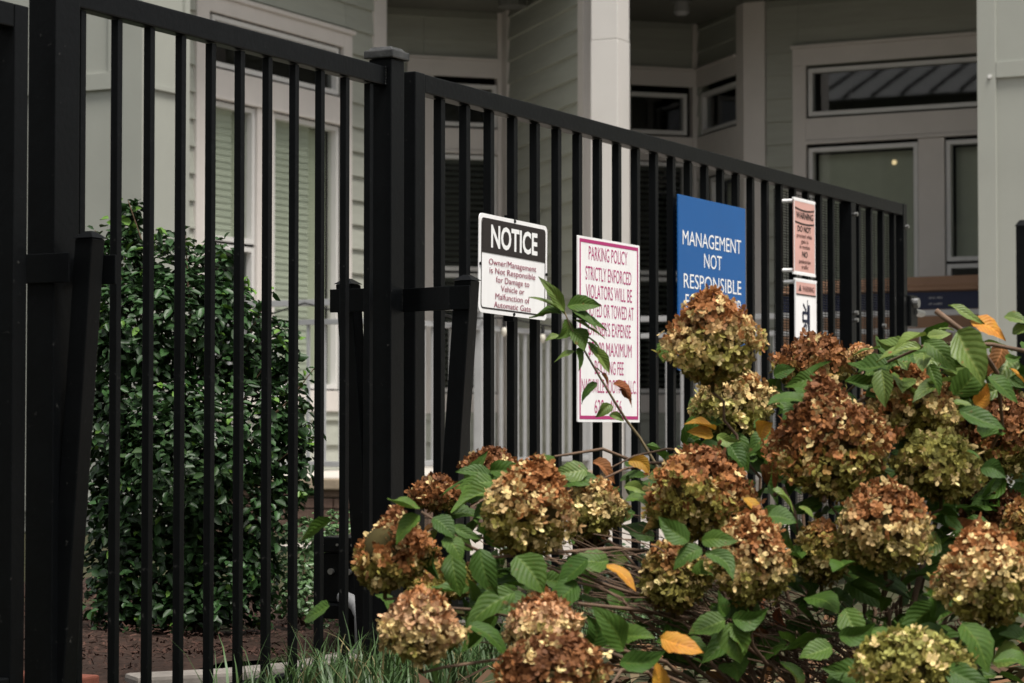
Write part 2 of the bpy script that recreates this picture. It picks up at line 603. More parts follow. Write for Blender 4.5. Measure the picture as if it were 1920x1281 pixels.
def room(w, u0, u1, z0, z1, dep=0.9):
    """a dark closed box behind a window"""
    mb = MB()
    e_ = .03
    A = [w.p(u0 - e_, z0 - e_, -.072), w.p(u1 + e_, z0 - e_, -.072), w.p(u1 + e_, z1 + e_, -.072), w.p(u0 - e_, z1 + e_, -.072)]
    B = [w.p(u0 - .1, z0 - .1, -dep), w.p(u1 + .1, z0 - .1, -dep), w.p(u1 + .1, z1 + .1, -dep), w.p(u0 - .1, z1 + .1, -dep)]
    mb.poly(B)
    for i in range(4):
        j = (i + 1) % 4
        mb.poly([A[i], A[j], B[j], B[i]])
    return mb.build('room', 'dark_room', BLD, fix=False)


def window(w, out, lights, boards):
    """out: rough opening; lights: (u0,u1,z0,z1,kind); boards: (name,u0,u1,z0,z1,proud)"""
    u0, u1, z0, z1 = out
    mb = MB()
    # white vinyl frames: four bars round each light, butted
    for (a, b, c, d_, kind, *sp) in lights:
        t = 0.032
        for q in ((a - t, a, c - t, d_ + t), (b, b + t, c - t, d_ + t), (a, b, c - t, c), (a, b, d_, d_ + t)):
            w.box(mb, *q, -0.06, 0.010)
    win = mb.build('window', 'vinyl', BLD)
    for (nm, a, b, c, d_, pr) in boards:
        w.part(nm, 'trim', win, a, b, c, d_, -0.003, pr, bevel=0.002)
    for (a, b, c, d_, kind, *sp) in lights:
        MB().poly([w.p(a, c, -.032), w.p(b, c, -.032), w.p(b, d_, -.032), w.p(a, d_, -.032)]).build('pane', 'dark_glass' if kind in ('dark', 'darkblind') else 'glass', win, fix=False)
        full = b
        if kind == 'blind+':
            b = sp[0]
        if kind in ('blind', 'blind+', 'darkblind'):
            z = d_ - 0.03
            w.part('head_rail', 'dark_blind' if kind == 'darkblind' else 'blind', win, a + .005, b - .005, d_ - .03, d_, -0.085, -0.05)
            me = None
            while z > c + 0.02:
                mb = MB()
                # slat closed to about 60 degrees, slightly crowned
                zz = z - 0.045
                q = [w.p(a + .006, zz, -0.055), w.p(b - .006, zz + random.uniform(-.002, .002), -0.055), w.p(b - .006, zz + .0465, -0.0605), w.p(a + .006, zz + .0465, -0.0605)]
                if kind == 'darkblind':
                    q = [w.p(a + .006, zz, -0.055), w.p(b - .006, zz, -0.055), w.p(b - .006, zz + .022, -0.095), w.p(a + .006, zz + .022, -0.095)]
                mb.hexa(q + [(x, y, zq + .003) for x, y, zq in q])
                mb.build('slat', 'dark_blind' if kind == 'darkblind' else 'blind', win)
                z -= 0.045
        if kind == 'shade':
            w.part('shade', 'shade', win, a + .004, b - .004, c, d_ - .01, -0.13, -0.125)
        if kind == 'blind+':
            a, b = sp[0] + .004, full
            mb = MB()
            ns = 14
            for i in range(ns):
                s0, s1 = a + (b - a) * i / ns, a + (b - a) * (i + 1) / ns
                f0, f1 = -0.09 + .02 * sin(i * 2.1), -0.09 + .02 * sin((i + 1) * 2.1)
                mb.poly([w.p(s0, c, f0), w.p(s1, c, f1), w.p(s1, d_, f1), w.p(s0, d_, f0)])
            mb.build('curtain', 'curtain', win, smooth=True, fix=False)
    room(w, u0, u1, z0, z1)
    return win


r2 = sqrt(.5)
wA = Wall((0, 5.48), (1, 0), (0, -1))
wB = Wall((10.836, 5.277), (r2, -r2), (-r2, -r2))
wC = Wall((10.836, 5.277), (-r2, -r2), (-r2, r2))
wB2 = Wall((12.001, 4.105), (r2, -r2), (-r2, -r2))
wC2 = Wall((12.001, 4.105), (-r2, -r2), (-r2, r2))
wD = Wall((11.287, 0), (0, -1), (-1, 0))
wE = Wall((7.98, 0), (0, -1), (-1, 0))
wF = Wall((5.69, 0), (0, -1), (-1, 0))
wG = Wall((0, 5.0), (1, 0), (0, -1))

# facade A with its big window
wA.siding(6.15, 9.13, 0.30, 5.2, (6.99, 8.74, 0.80, 3.33))
window(wA, (6.99, 8.74, .80, 3.33),
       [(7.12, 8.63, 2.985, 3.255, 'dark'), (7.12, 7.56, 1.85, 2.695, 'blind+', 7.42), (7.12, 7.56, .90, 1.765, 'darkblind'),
        (7.84, 8.63, .90, 2.695, 'blind+', 8.37)],
       [('trim_board', 6.885, 7.03, .70, 3.40, .034), ('trim_board', 8.70, 8.81, .70, 3.40, .034),
        ('head_board', 7.03, 8.70, 3.30, 3.40, .033), ('head_cap', 6.87, 8.825, 3.402, 3.43, .055),
        ('transom_board', 7.03, 8.70, 2.765, 2.935, .030), ('drip_cap', 7.03, 8.70, 2.738, 2.762, .045),
        ('mullion', 7.60, 7.80, .86, 2.735, .028), ('sill_board', 7.03, 8.70, .71, .855, .036)])
wA.part('corner_board', 'trim', BLD, 9.13, 9.30, .30, 5.2, -.1, .03, bevel=.002)
# pilaster at the building's left corner (left side is wF, street side is wG)
wF.part('wall_panel', 'panel', BLD, -9.0, -5.02, -.02, 5.6, -0.35, -0.004)
wG.part('wall_panel', 'panel', BLD, 5.71, 6.13, -.02, 5.6, -0.45, -0.004)
wF.part('corner_board', 'panel', BLD, -5.16, -5.0, -.02, 5.6, -0.006, .018, bevel=.003)
wG.part('corner_board', 'panel', BLD, 5.672, 5.72, -.02, 5.6, -0.006, .018, bevel=.003)
wG.part('corner_board', 'panel', BLD, 6.10, 6.15, -.02, 5.6, -0.45, .018, bevel=.003)
for z in (2.60, 5.2, 0.1):
    wF.part('panel_batten', 'panel', BLD, -9.0, -5.162, z, z + .10, -0.005, .016, bevel=.002)
    wG.part('panel_batten', 'panel', BLD, 5.722, 6.098, z, z + .03, -0.005, .014, bevel=.002)
wF.part('panel_batten', 'panel', BLD, -5.24, -5.17, 2.702, 5.19, -0.005, .010, bevel=.002)
# return wall hidden round the corner of A
Wall((9.298, 5.48), (0, 1), (1, 0)).part('wall_panel', 'siding', BLD, 0.03, 2.2, .3, 5.2, -.1, 0)
# recess: wall B with window, wall C lapped
wB.siding(-2.3, -0.03, .30, ZC, (-.66, -.02, .80, 3.36))
window(wB, (-.66, -.02, .80, 3.36),
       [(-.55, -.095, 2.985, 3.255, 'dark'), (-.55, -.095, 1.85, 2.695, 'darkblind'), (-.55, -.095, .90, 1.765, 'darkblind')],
       [('trim_board', -.72, -.585, .70, 3.34, .030), ('head_board', -.80, -.061, 3.342, 3.47, .034), ('drip_cap', -.80, -.061, 3.472, 3.492, .05),
        ('transom_board', -.585, -.061, 2.765, 2.935, .028), ('drip_cap', -.585, -.061, 2.738, 2.762, .040),
        ('sill_board', -.585, -.061, .71, .855, .034)])
wB.part('corner_board', 'trim', BLD, -.06, -.02, .30, ZC, -.05, .032, bevel=.002)
wC.siding(.17, 1.83, .30, ZC)
wC.part('corner_board', 'trim', BLD, .035, .17, .30, ZC, -.05, .030, bevel=.002)
wC.part('corner_board', 'trim', BLD, 1.83, 1.95, .30, ZC, -.06, .030, bevel=.002)
MB().hexa([(9.50, 3.90, .3), (11.6, 4.52, .3), (11.5, 4.9, .3), (9.54, 3.98, .3), (9.50, 3.90, ZC), (11.6, 4.52, ZC), (11.5, 4.9, ZC), (9.54, 3.98, ZC)]).build('wall_panel', 'siding', BLD)
# second recess
wB2.siding(-1.1, -.05, .30, ZC, (-.72, -.06, .80, 3.36))
window(wB2, (-.72, -.06, .80, 3.36),
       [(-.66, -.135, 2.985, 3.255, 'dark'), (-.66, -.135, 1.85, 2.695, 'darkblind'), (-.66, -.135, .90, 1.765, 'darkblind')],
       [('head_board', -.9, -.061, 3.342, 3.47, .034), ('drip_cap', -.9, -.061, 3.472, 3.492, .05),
        ('transom_board', -.9, -.061, 2.765, 2.935, .028), ('drip_cap', -.9, -.061, 2.738, 2.762, .040),
        ('sill_board', -.9, -.061, .71, .855, .034)])
wB2.part('corner_board', 'trim', BLD, -.06, -.02, .30, ZC, -.05, .032, bevel=.002)
wC2.siding(.03, .99, .30, ZC, (.06, .86, .80, 3.36))
window(wC2, (.06, .86, .80, 3.36),
       [(.11, .79, 2.985, 3.255, 'dark'), (.30, .79, .90, 2.55, 'shade')],
       [('head_board', .036, .845, 3.342, 3.47, .034), ('drip_cap', .036, .845, 3.472, 3.492, .05),
        ('transom_board', .036, .845, 2.60, 2.935, .028), ('sill_board', .036, .845, .71, .855, .034)])
wC2.part('corner_board', 'trim', BLD, .85, .99, .30, ZC, -.05, .034, bevel=.002)
# facade D
wD.siding(-3.24, .6, .30, ZC, (-2.98, .25, .80, 3.34))
wD.part('corner_board', 'trim', BLD, -3.42, -3.245, .30, ZC, -.2, .032, bevel=.002)
window(wD, (-2.98, .25, .80, 3.34),
       [(-2.87, -1.2, 2.985, 3.285, 'dark'), (-2.87, -2.08, .90, 2.68, 'shade'), (-1.80, -1.0, 1.85, 2.68, 'shade'), (-1.80, -1.0, .90, 1.765, 'dark')],
       [('trim_board', -3.02, -2.915, .70, 3.34, .034), ('head_board', -3.02, .3, 3.342, 3.47, .034), ('drip_cap', -3.03, .3, 3.472, 3.495, .055),
        ('transom_board', -2.915, .3, 2.765, 2.935, .030), ('drip_cap', -2.915, .3, 2.738, 2.762, .045),
        ('mullion', -2.04, -1.84, .86, 2.735, .028), ('sill_board', -2.915, .3, .71, .855, .036)])
# right wing E
wE.part('wall_panel', 'panel', BLD, -.63, 3.5, -.02, 6, -2.5, 0)
wE.part('corner_board', 'panel', BLD, -.655, -.545, -.02, 6, -.3, .020, bevel=.003)
wE.part('panel_batten', 'panel', BLD, -.543, 3.5, 2.65, 2.745, -.004, .020, bevel=.002)
wE.part('panel_batten', 'panel', BLD, -.543, 3.5, .1, .24, -.004, .020, bevel=.002)
MB().tube([(7.962, .578, 2.66), (7.95, .578, 2.66)], .012, 8).build('screw_cap', 'vinyl', BLD)
# solid blocks added behind the outer walls to stop sky light leaking in
MB().box(6.2, 9.25, 6.45, 9.5, .3, 8).build('leak_block', 'dark_room', BLD)
MB().box(6.16, 9.4, 5.56, 6.449, 4.26, 8).build('leak_block', 'dark_room', BLD)
MB().box(13.0, 15, -1.5, 9.5, .3, ZC - .01).build('leak_block', 'dark_room', BLD)
MB().box(9.26, 12.99, 7.2, 9.5, .3, ZC - .01).build('leak_block', 'dark_room', BLD)
for (cx_, cy_) in ((10.836, 5.277), (12.001, 4.105)):  # fillers added to close slits where sky showed through
    MB().hexa([(cx_ - .02, cy_ - .0, .3), (cx_ + .1, cy_ - .12, .3), (cx_ + .5, cy_ + .05, .3), (cx_ + .1, cy_ + .12, .3),
               (cx_ - .02, cy_ - .0, ZC - .01), (cx_ + .1, cy_ - .12, ZC - .01), (cx_ + .5, cy_ + .05, ZC - .01), (cx_ + .1, cy_ + .12, ZC - .01)]).build('corner_filler', 'trim', BLD)
# porch ceiling and the storey above it
MB().box(9.36, 14, -1.5, 8, ZC, ZC + .25).build('porch_ceiling', 'soffit', BLD)
MB().box(9.38, 14, -1.5, 8, ZC + .252, 8).build('upper_storey', 'siding', BLD)
MB().box(6.16, 9.4, 4.72, 8, 4.25, 4.5).build('eave', 'soffit', BLD)
for k in range(9):
    MB().box(9.5, 11.2, 0.2 + k * .4, 0.215 + k * .4, ZC - .012, ZC - .001).build('ceiling_seam', 'soffit', BLD)
# porch column with its seam
MB().box(9.14, 9.345, 3.515, 3.72, .30, 3.28).build('column', 'column', BLD, bevel=.004)
MB().box(9.142, 9.343, 3.517, 3.718, 3.283, 8).build('column', 'column', BLD, bevel=.004)

# porch base: stone cap on a brick wall, bricks laid one by one
BASE = thing('brick_wall', 'low brown brick porch wall with tan stone coping under the grey railing', 'wall', (6.3, 3.7, 0))
MB().box(6.33, 14, 3.75, 9, -.1, .245).build('mortar_core', 'mortar', BASE)
MB().box(9.25, 14, -1, 3.745, -.1, .245).build('mortar_core', 'mortar', BASE)
o = MB().box(6.36, 14, 3.78, 9, .246, .296).build('porch_floor', 'pale_floor', BASE)
o = MB().box(9.27, 14, -1, 3.778, .246, .296).build('porch_floor', 'pale_floor', BASE)
me = MB().box(-.095, .095, -.045, .045, -.028, .028).mesh('brick', bevel=.004)
for r in range(5):
    zc = -.04 + r * .066 + .0
    off = .1 if r % 2 else 0
    for k in range(12):
        o = link('brick', me, 'brick', BASE)
        o.location = (6.31 + .045 - .02, 3.85 + off + k * .2, zc)
        o.rotation_euler = (0, 0, pi / 2)
    for k in range(15):
        o = link('brick', me, 'brick', BASE)
        o.location = (6.44 + off + k * .2, 3.765, zc + .0)
y = 3.69
me = MB().box(-.09, .09, -.295, .295, -.032, .032).mesh('coping_stone', bevel=.008)
for k in range(4):
    o = link('coping_stone', me, 'stone', BASE)
    o.location = (6.35, 3.98 + k * .6, .272)
for k in range(5):
    o = link('coping_stone', me, 'stone', BASE)
    o.location = (6.75 + k * .6, 3.76, .272)
    o.rotation_euler = (0, 0, pi / 2)


def railing(label, a, b, posts):
    a, b = Vector((*a, 0)), Vector((*b, 0))
    t = (b - a).normalized()
    n = Vector((-t.y, t.x, 0))
    L = (b - a).length
    r = thing('porch_railing', label, 'railing', a, 'grey porch railings')

    def bar(nm, s0, s1, z0, z1, hw, bevel=.002):
        p = [a + t * s0 - n * hw, a + t * s1 - n * hw, a + t * s1 + n * hw, a + t * s0 + n * hw]
        return MB().hexa([(q.x, q.y, z0) for q in p] + [(q.x, q.y, z1) for q in p]).build(nm, 'rail', r, bevel=bevel)
    bar('top_rail', .03, L - .03, 1.325, 1.362, .022)
    bar('mid_rail', .03, L - .03, 1.212, 1.244, .018)
    bar('bottom_rail', .03, L - .03, .372, .405, .018)
    for s in posts:
        bar('post', s - .027, s + .027, .30, 1.37, .027)
    k = .08
    me = None
    while k < L - .05:
        if all(abs(k - s) > .06 for s in posts):
            if me is None:
                me = MB().box(-.0085, .0085, -.0085, .0085, .406, 1.211).mesh('baluster')
            o = link('baluster', me, 'rail', r)
            o.location = tuple(a + t * k)
        k += .112
    return r


railing('grey porch railing in front of the window with blinds, running back beside the dark shrub', (6.33, 3.72), (6.33, 5.40), [0.0])
railing('long grey porch railing seen through the gate below the notice sign', (6.37, 3.72), (9.13, 3.72), [1.13, 2.73])
railing('grey porch railing right of the white column, passing in front of the cardboard box', (9.25, 3.50), (9.25, .68), [.03, 1.4])

# string of bulbs hung along the railing
SL = thing('string_light', 'black string light cable with clear bulbs hung along the porch railing', 'string light', (6.3, 4.2, 1.3))
cab = [(6.29, 4.65, 1.24), (6.29, 4.47, 1.285), (6.29, 4.25, 1.34), (6.29, 4.0, 1.28), (6.3, 3.74, 1.36), (6.7, 3.68, 1.33), (7.1, 3.68, 1.27), (7.8, 3.68, 1.30), (8.6, 3.68, 1.26)]
MB().tube(cab, .006, 5).build('cable', 'cable', SL)
for (x, y, z) in ((6.285, 4.46, 1.27), (7.09, 3.675, 1.26), (7.75, 3.675, 1.29), (8.3, 3.675, 1.265)):
    MB().tube([(x, y, z), (x, y, z - .05)], .013, 8).build('socket', 'cable', SL)
    MB().ball((x, y, z - .078), (.02, .02, .032), 10, 8).build('bulb', 'bulb', SL, smooth=True)

# things on the porch right of the column
bx = thing('cardboard_box', 'big flat brown cardboard box with a navy printed band on the porch', 'box', (9.9, 1.7, .95))
MB().box(9.62, 10.15, .3, 2.52, .98, 1.555).build('carton', 'card', bx, bevel=.006)
MB().box(9.612, 9.619, .32, 2.50, 1.385, 1.50).build('printed_band', 'navy', bx)
MB().hexa([(9.60, .3, 1.51), (9.70, .3, 1.557), (9.70, 2.52, 1.557), (9.60, 2.52, 1.51), (9.60, .3, 1.515), (9.70, .3, 1.62), (9.70, 2.45, 1.60), (9.60, 2.52, 1.515)]).build('flap', 'card', bx)
for (y, z, w) in ((1.46, 1.455, .10), (1.46, 1.415, .09), (2.35, 1.46, .12), (2.35, 1.43, .1), (1.1, 1.455, .05), (1.1, 1.42, .07)):
    mbx = MB()
    k = 0
    while k < w:
        mbx.box(9.609, 9.611, y - k - random.uniform(.005, .009), y - k, z, z + random.uniform(.007, .012))
        k += random.choice([.011, .013, .022])
    mbx.build('print_mark', 'conduit', bx)
tb = thing('patio_table', 'black covered patio table below the cardboard box', 'table', (9.9, 1.5, .3))
MB().box(9.5, 10.4, .2, 2.6, .90, .978).build('table_top', 'dark_fabric', tb, bevel=.01)
MB().box(9.58, 10.3, .3, 2.5, .31, .898).build('cover', 'dark_fabric', tb, bevel=.03)
CL = thing('ceiling_lamp', 'small dark lamp fixed under the porch ceiling right of the white column', 'lamp', (10.6, 3.8, ZC))
MB().tube([(10.75, 3.72, ZC - .002), (10.75, 3.72, ZC - .05), (10.75, 3.72, ZC - .052)], [.08, .08, .05], 14).build('lamp_base', 'lamp', CL)
MB().tube([(10.75, 3.72, ZC - .052), (10.75, 3.72, ZC - .13), (10.75, 3.72, ZC - .15)], [.05, .06, .04], 14).build('lamp_shade', 'conduit', CL)
CL2 = thing('ceiling_lamp', 'small grey lamp fixed under the porch ceiling left of the white column', 'lamp', (10.3, 4.7, ZC))
MB().tube([(10.15, 4.85, ZC - .002), (10.15, 4.85, ZC - .09)], .11, 14).build('lamp_base', 'lamp', CL2)
DL = thing('downlight_reflection', 'tiny warm reflection of a ceiling light in the right hand window, built as a glowing disc', 'lamp', (11.6, 2.3, 2.63))
em = bpy.data.materials.new('warm_glow')
em.use_nodes = True
eb = em.node_tree.nodes['Principled BSDF']
eb.inputs['Emission Color'].default_value = (1, .72, .35, 1)
eb.inputs['Emission Strength'].default_value = .35
M['glow'] = em
MB().tube([(11.405, 2.27, 2.585), (11.409, 2.27, 2.585)], .018, 12).build('reflection_disc', 'glow', DL)  # reflected ceiling light, done as a glowing disc before the shade

# ================================================================== FENCE
def chamfer_box(dx0, dx1, dy0, dy1, dz0, dz1, b=.0025):
    return MB().box(dx0, dx1, dy0, dy1, dz0, dz1).mesh('bar', bevel=b)


FE = thing('iron_fence', 'black steel picket fence panel between two posts left of the gate', 'fence', (0, 0, 0))


def post(x0, w, ztop, dp=None):
    o = MB().box(x0, x0 + w, 0, dp or w, -.05, ztop).build('post', 'iron', FE, bevel=.003)
    c = x0 + w / 2
    mb = MB()
    h = w / 2 + .011
    y = w / 2
    mb.hexa([(c - h, y - h, ztop + .001), (c + h, y - h, ztop + .001), (c + h, y + h, ztop + .001), (c - h, y + h, ztop + .001),
             (c - h, y - h, ztop + .024), (c + h, y - h, ztop + .024), (c + h, y + h, ztop + .024), (c - h, y + h, ztop + .024)])
    cap = mb.build('post_cap', 'worn_iron', o, bevel=.004)
    mb = MB()
    g_ = h - .008
    mb.hexa([(c - g_, y - g_, ztop + .0245), (c + g_, y - g_, ztop + .0245), (c + g_, y + g_, ztop + .0245), (c - g_, y + g_, ztop + .0245),
             (c - .03, y - .03, ztop + .034), (c + .03, y - .03, ztop + .034), (c + .03, y + .03, ztop + .034), (c - .03, y + .03, ztop + .034)])
    mb.build('cap_crown', 'worn_iron', o, bevel=.002)
    return o


post(0, .07, 1.615)
post(-1.425, .085, 1.72, .073)
MB().box(-1.338, -.002, .016, .054, 1.542, 1.594).build('top_rail', 'iron', FE, bevel=.004)
MB().box(-1.338, -.002, .016, .054, -.03, .012).build('bottom_rail', 'iron', FE, bevel=.004)
pk = MB().box(-.0095, .0095, .0255, .0445, .013, 1.541).mesh('picket', bevel=.0018)
PX = [-1.295] + [-1.163 + .1226 * k for k in range(10)]
for x in PX:
    o = link('picket', pk, 'iron', FE)
    o.location = (x, 0, random.uniform(-.0005, .0005))
    o.rotation_euler = (0, 0, random.uniform(-.01, .01))
# weld beads where the rail meets the post
mb = MB()
for k in range(7):
    mb.ball((-.003 + random.uniform(-.001, .001), .0155, 1.545 + k * .0075), (.0035, .0025, random.uniform(.003, .005)), 6, 4)
mb.build('weld_bead', 'iron', FE, smooth=True)


def yoke(xa, ya, sgn, reach, ztop, zbar, w, xw=.0):
    """raking brace on the street side (sgn -1) or the yard side (sgn 1), with its flat strap"""
    b = w / 2
    yt, yb = ya + sgn * reach, ya + sgn * (reach - .078)
    mb = MB()
    p = []
    for (yc, z) in ((yb, -.05), (yt, ztop)):
        p += [(xa - b, yc - b, z), (xa + b, yc - b, z), (xa + b, yc + b, z), (xa - b, yc + b, z)]
    br = mb.hexa(p).build('brace', 'iron', FE, bevel=.003)
    MB().hexa([(xa - b - .004, yt - b - .004, ztop + .001), (xa + b + .004, yt - b - .004, ztop + .001), (xa + b + .004, yt + b + .004, ztop + .001), (xa - b - .004, yt + b + .004, ztop + .001),
               (xa - .008, yt - .008, ztop + .016), (xa + .008, yt - .008, ztop + .016), (xa + .008, yt + .008, ztop + .016), (xa - .008, yt + .008, ztop + .016)]).build('brace_cap', 'iron', br)
    return br


# brace and strap in front of and behind the capped post
yoke(.035, 0.0, -1, .212, 1.012, .95, .050)
yoke(.035, .07, 1, .085, 1.012, .95, .050)


def strap(pts, t=.0055, z0=.935, z1=.998):
    mb = MB()
    for (a, b) in zip(pts[:-1], pts[1:]):
        a, b = Vector((*a, 0)), Vector((*b, 0))
        d = (b - a).normalized()
        n = Vector((-d.y, d.x, 0)) * t / 2
        q = [a - n, b - n, b + n, a + n]
        mb.hexa([(p.x, p.y, z0) for p in q] + [(p.x, p.y, z1) for p in q])
    return mb.build('brace_strap', 'iron', FE, bevel=.0015)


strap([(.064, -.002), (.0065, -.178)])
strap([(.0065, -.1785), (.0065, -.236)])
strap([(-.004, .072), (-.004, .188)])
mb = MB()
for k in range(6):
    mb.ball((.066, -.004, .94 + k * .0105), (.004, .004, random.uniform(.003, .006)), 6, 4)
mb.build('weld_bead', 'iron', FE, smooth=True)
# the same at the tall left post
yoke(-1.383, 0.0, -1, .0625, 1.030, .95, .045)
strap([(-1.431, .085), (-1.431, -.046)])
strap([(-1.335, .0), (-1.335, -.095)])

# left gate leaf, mostly outside the picture
LG = thing('swing_gate', 'black steel gate leaf at the far left beside the tall fence post', 'gate', (-1.56, 0, 0))
MB().box(-1.545, -1.4995, .012, .062, .06, 1.515).build('stile', 'iron', LG, bevel=.003)
MB().box(-3.0, -1.547, .012, .062, 1.465, 1.515).build('top_rail', 'iron', LG, bevel=.003)
MB().box(-3.0, -1.547, .012, .062, .06, .11).build('bottom_rail', 'iron', LG, bevel=.003)
pg = MB().box(-.0095, .0095, .028, .047, .111, 1.464).mesh('picket', bevel=.0015)
for k in range(9):
    link('picket', pg, 'iron', LG).location = (-1.68 - k * .14, 0, 0)

# the long gate leaf carrying the signs
GA = thing('driveway_gate', 'long black steel picket gate leaf carrying the signs', 'gate', (.15, 0, 0))
GZ0, GZ1 = 1.548, 1.600
MB().box(.148, .205, .010, .070, .08, GZ1 + .001).build('stile', 'iron', GA, bevel=.004)
MB().box(.206, 4.505, .012, .062, GZ0, GZ1).build('top_rail', 'iron', GA, bevel=.004)
MB().box(.206, 4.505, .012, .062, .08, .13).build('bottom_rail', 'iron', GA, bevel=.004)
MB().box(3.80, 3.86, .010, .064, .131, GZ0 - .001).build('stile', 'iron', GA, bevel=.003)
MB().box(4.506, 4.556, .010, .064, .08, GZ1 + .001).build('stile', 'iron', GA, bevel=.003)
pk2 = MB().box(-.0125, .0125, .025, .050, .131, GZ0 - .001).mesh('picket', bevel=.002)
xs = [.333 + .1497 * k for k in range(23)] + [3.955, 4.11, 4.27, 4.43]
for x in xs:
    if abs(x - 3.83) < .07:
        continue
    o = link('picket', pk2, 'iron', GA)
    o.location = (x, 0, 0)
    o.rotation_euler = (0, 0, random.uniform(-.012, .012))
mb = MB()
z = .14
while z < 1.54:
    mb.box(3.06, 4.50, .066, .069, z, z + .003)
    z += .0105
x = 3.06
while x < 4.5:
    mb.box(x, x + .002, .069, .071, .14, 1.54)
    x += .045
stuff(mb.build('mesh_screen', 'iron', GA, fix=False))
for (x, z) in ((3.835, 1.50), (4.53, 1.50), (3.835, 1.06), (4.53, .98), (3.835, 1.09), (4.2, 1.05)):
    MB().tube([(x, .009, z), (x, -.006, z)], .009, 8).build('bolt', 'bolt', GA)
MB().box(4.557, 4.66, -.005, .07, 1.06, 1.20).build('gate_lock', 'iron', GA, bevel=.008)
MB().tube([(4.60, -.006, 1.165), (4.60, -.028, 1.165)], .022, 12).build('lock_knob', 'bolt', GA)
MB().tube([(4.62, .0, 1.125), (4.70, -.004, 1.123), (4.735, -.004, 1.123), (4.75, -.004, 1.123)], [.017, .017, .014, .006], 10).build('gate_bolt', 'bolt', GA)
# receiving post beyond the gap
RP = thing('gate_post', 'black steel post with a domed cap before the pale wall at the right edge', 'post', (6.3, 0, 0))
MB().box(6.565, 6.625, 0, .06, -.05, 1.655).build('post', 'iron', RP, bevel=.003)
MB().hexa([(6.558, -.007, 1.656), (6.632, -.007, 1.656), (6.632, .067, 1.656), (6.558, .067, 1.656), (6.58, .015, 1.69), (6.61, .015, 1.69), (6.61, .045, 1.69), (6.58, .045, 1.69)]).build('post_cap', 'iron', RP, bevel=.006)
MB().box(6.627, 8.2, .02, .05, 1.50, 1.56).build('rail', 'iron', RP, bevel=.003)

# gate operator behind the fence
GO = thing('gate_operator', 'black steel gate operator bracket with round bolts behind the fence pickets', 'gate operator', (.52, .5, 0))
MB().box(.40, .66, .34, .48, .26, .305).build('housing_lid', 'iron', GO, bevel=.004)
MB().box(.41, .65, .35, .47, .115, .258).build('housing', 'iron', GO, bevel=.004)
MB().box(.38, .66, .32, .48, .07, .113).build('base_plate', 'iron', GO, bevel=.004)
MB().box(.46, .50, .37, .43, -.05, .069).build('pedestal', 'iron', GO)
for (x, y) in ((.4095, .435), (.4095, .375)):
    MB().tube([(x, y, .205), (x - .010, y, .205)], .009, 12).build('bolt', 'bolt', GO)
for y in (.36, .41, .46):
    MB().tube([(.399, y, .283), (.395, y, .283)], .004, 8).build('screw', 'bolt', GO)
MB().tube([at(640, 1118, 6.72), at(655, 1124, 6.7), at(668, 1136, 6.68), at(676, 1155, 6.66), at(678, 1230, 6.64)], .019, 10).build('conduit', 'conduit', GO, smooth=True)

# ================================================================== SIGNS
def rrect(x0, x1, z0, z1, r, n=5):
    P = []
    for (cx, cz, a0) in ((x1 - r, z1 - r, 0), (x0 + r, z1 - r, pi / 2), (x0 + r, z0 + r, pi), (x1 - r, z0 + r, 3 * pi / 2)):
        for k in range(n + 1):
            a = a0 + pi / 2 * k / n
            P.append((cx + r * cos(a), cz + r * sin(a)))
    return P


def plate(x0, x1, z0, z1, r, y0, y1):
    P = rrect(x0, x1, z0, z1, r)
    mb = MB()
    n = len(P)
    mb.v = [(x, y0, z) for x, z in P] + [(x, y1, z) for x, z in P]
    mb.f = [tuple(range(n)), tuple(range(2 * n - 1, n - 1, -1))] + [(i, n + i, n + (i + 1) % n, (i + 1) % n) for i in range(n)]
    return mb


def ring(x0, x1, z0, z1, r, t, y):
    A, B = rrect(x0, x1, z0, z1, r), rrect(x0 + t, x1 - t, z0 + t, z1 - t, max(r - t, .001))
    mb = MB()
    n = len(A)
    mb.v = [(x, y, z) for x, z in A] + [(x, y, z) for x, z in B]
    mb.f = [(i, (i + 1) % n, n + (i + 1) % n, n + i) for i in range(n)]
    return mb


def finish_sign(s, rot=0.0):
    s.rotation_euler = (0, rot, 0)


Y0 = 0.005            # back of the plates: just off the gate frame
# NOTICE sign
sg = thing('notice_sign', 'white notice sign with a black header and crimson lettering, tied to the gate pickets', 'sign', (.724, Y0, 1.093))
x0, x1, z0, z1 = .504, .944, .950, 1.237
plate(x0, x1, z0, z1, .018, Y0 - .003, Y0).build('panel', 'white', sg)
ring(x0 + .012, x1 - .012, z0 + .012, z1 - .012, .014, .0045, Y0 - .0036).build('border', 'black_ink', sg)
hd = MB()
P = [p for p in rrect(x0 + .016, x1 - .016, z1 - .112, z1 - .016, .012)]
hd.poly([(x, Y0 - .0042, (z if z > z1 - .06 else z1 - .112)) for x, z in P])
hd.build('header', 'black_ink', sg, fix=False)
lettering([('NOTICE', .724, 1.144, .300, .066, .028)], 'white_ink', sg, Y0 - .0050)
cz = [1.098, 1.0735, 1.049, 1.0245, 1.000, .9755]
tx = ['Owner/Management', 'is Not Responsible', 'for Damage to', 'Vehicle or', 'Malfunction of', 'Automatic Gate']
wd = [.305, .295, .215, .150, .220, .238]
lettering([(t, .716, z - .006, w, .0185, .0) for t, z, w in zip(tx, cz, wd)], 'crimson', sg, Y0 - .0044)
for (x, z) in ((.725, z1 - .006), (.725, z0 + .006), (x0 + .006, 1.09), (x1 - .006, 1.09)):
    MB().tube([(x, Y0 - .0032, z), (x, Y0 - .007, z)], .0045, 8).build('screw', 'iron', sg)
MB().box(.722, .728, Y0 - .004, Y0 + .03, z1 - .004, z1 + .014).build('cable_tie', 'iron', sg)
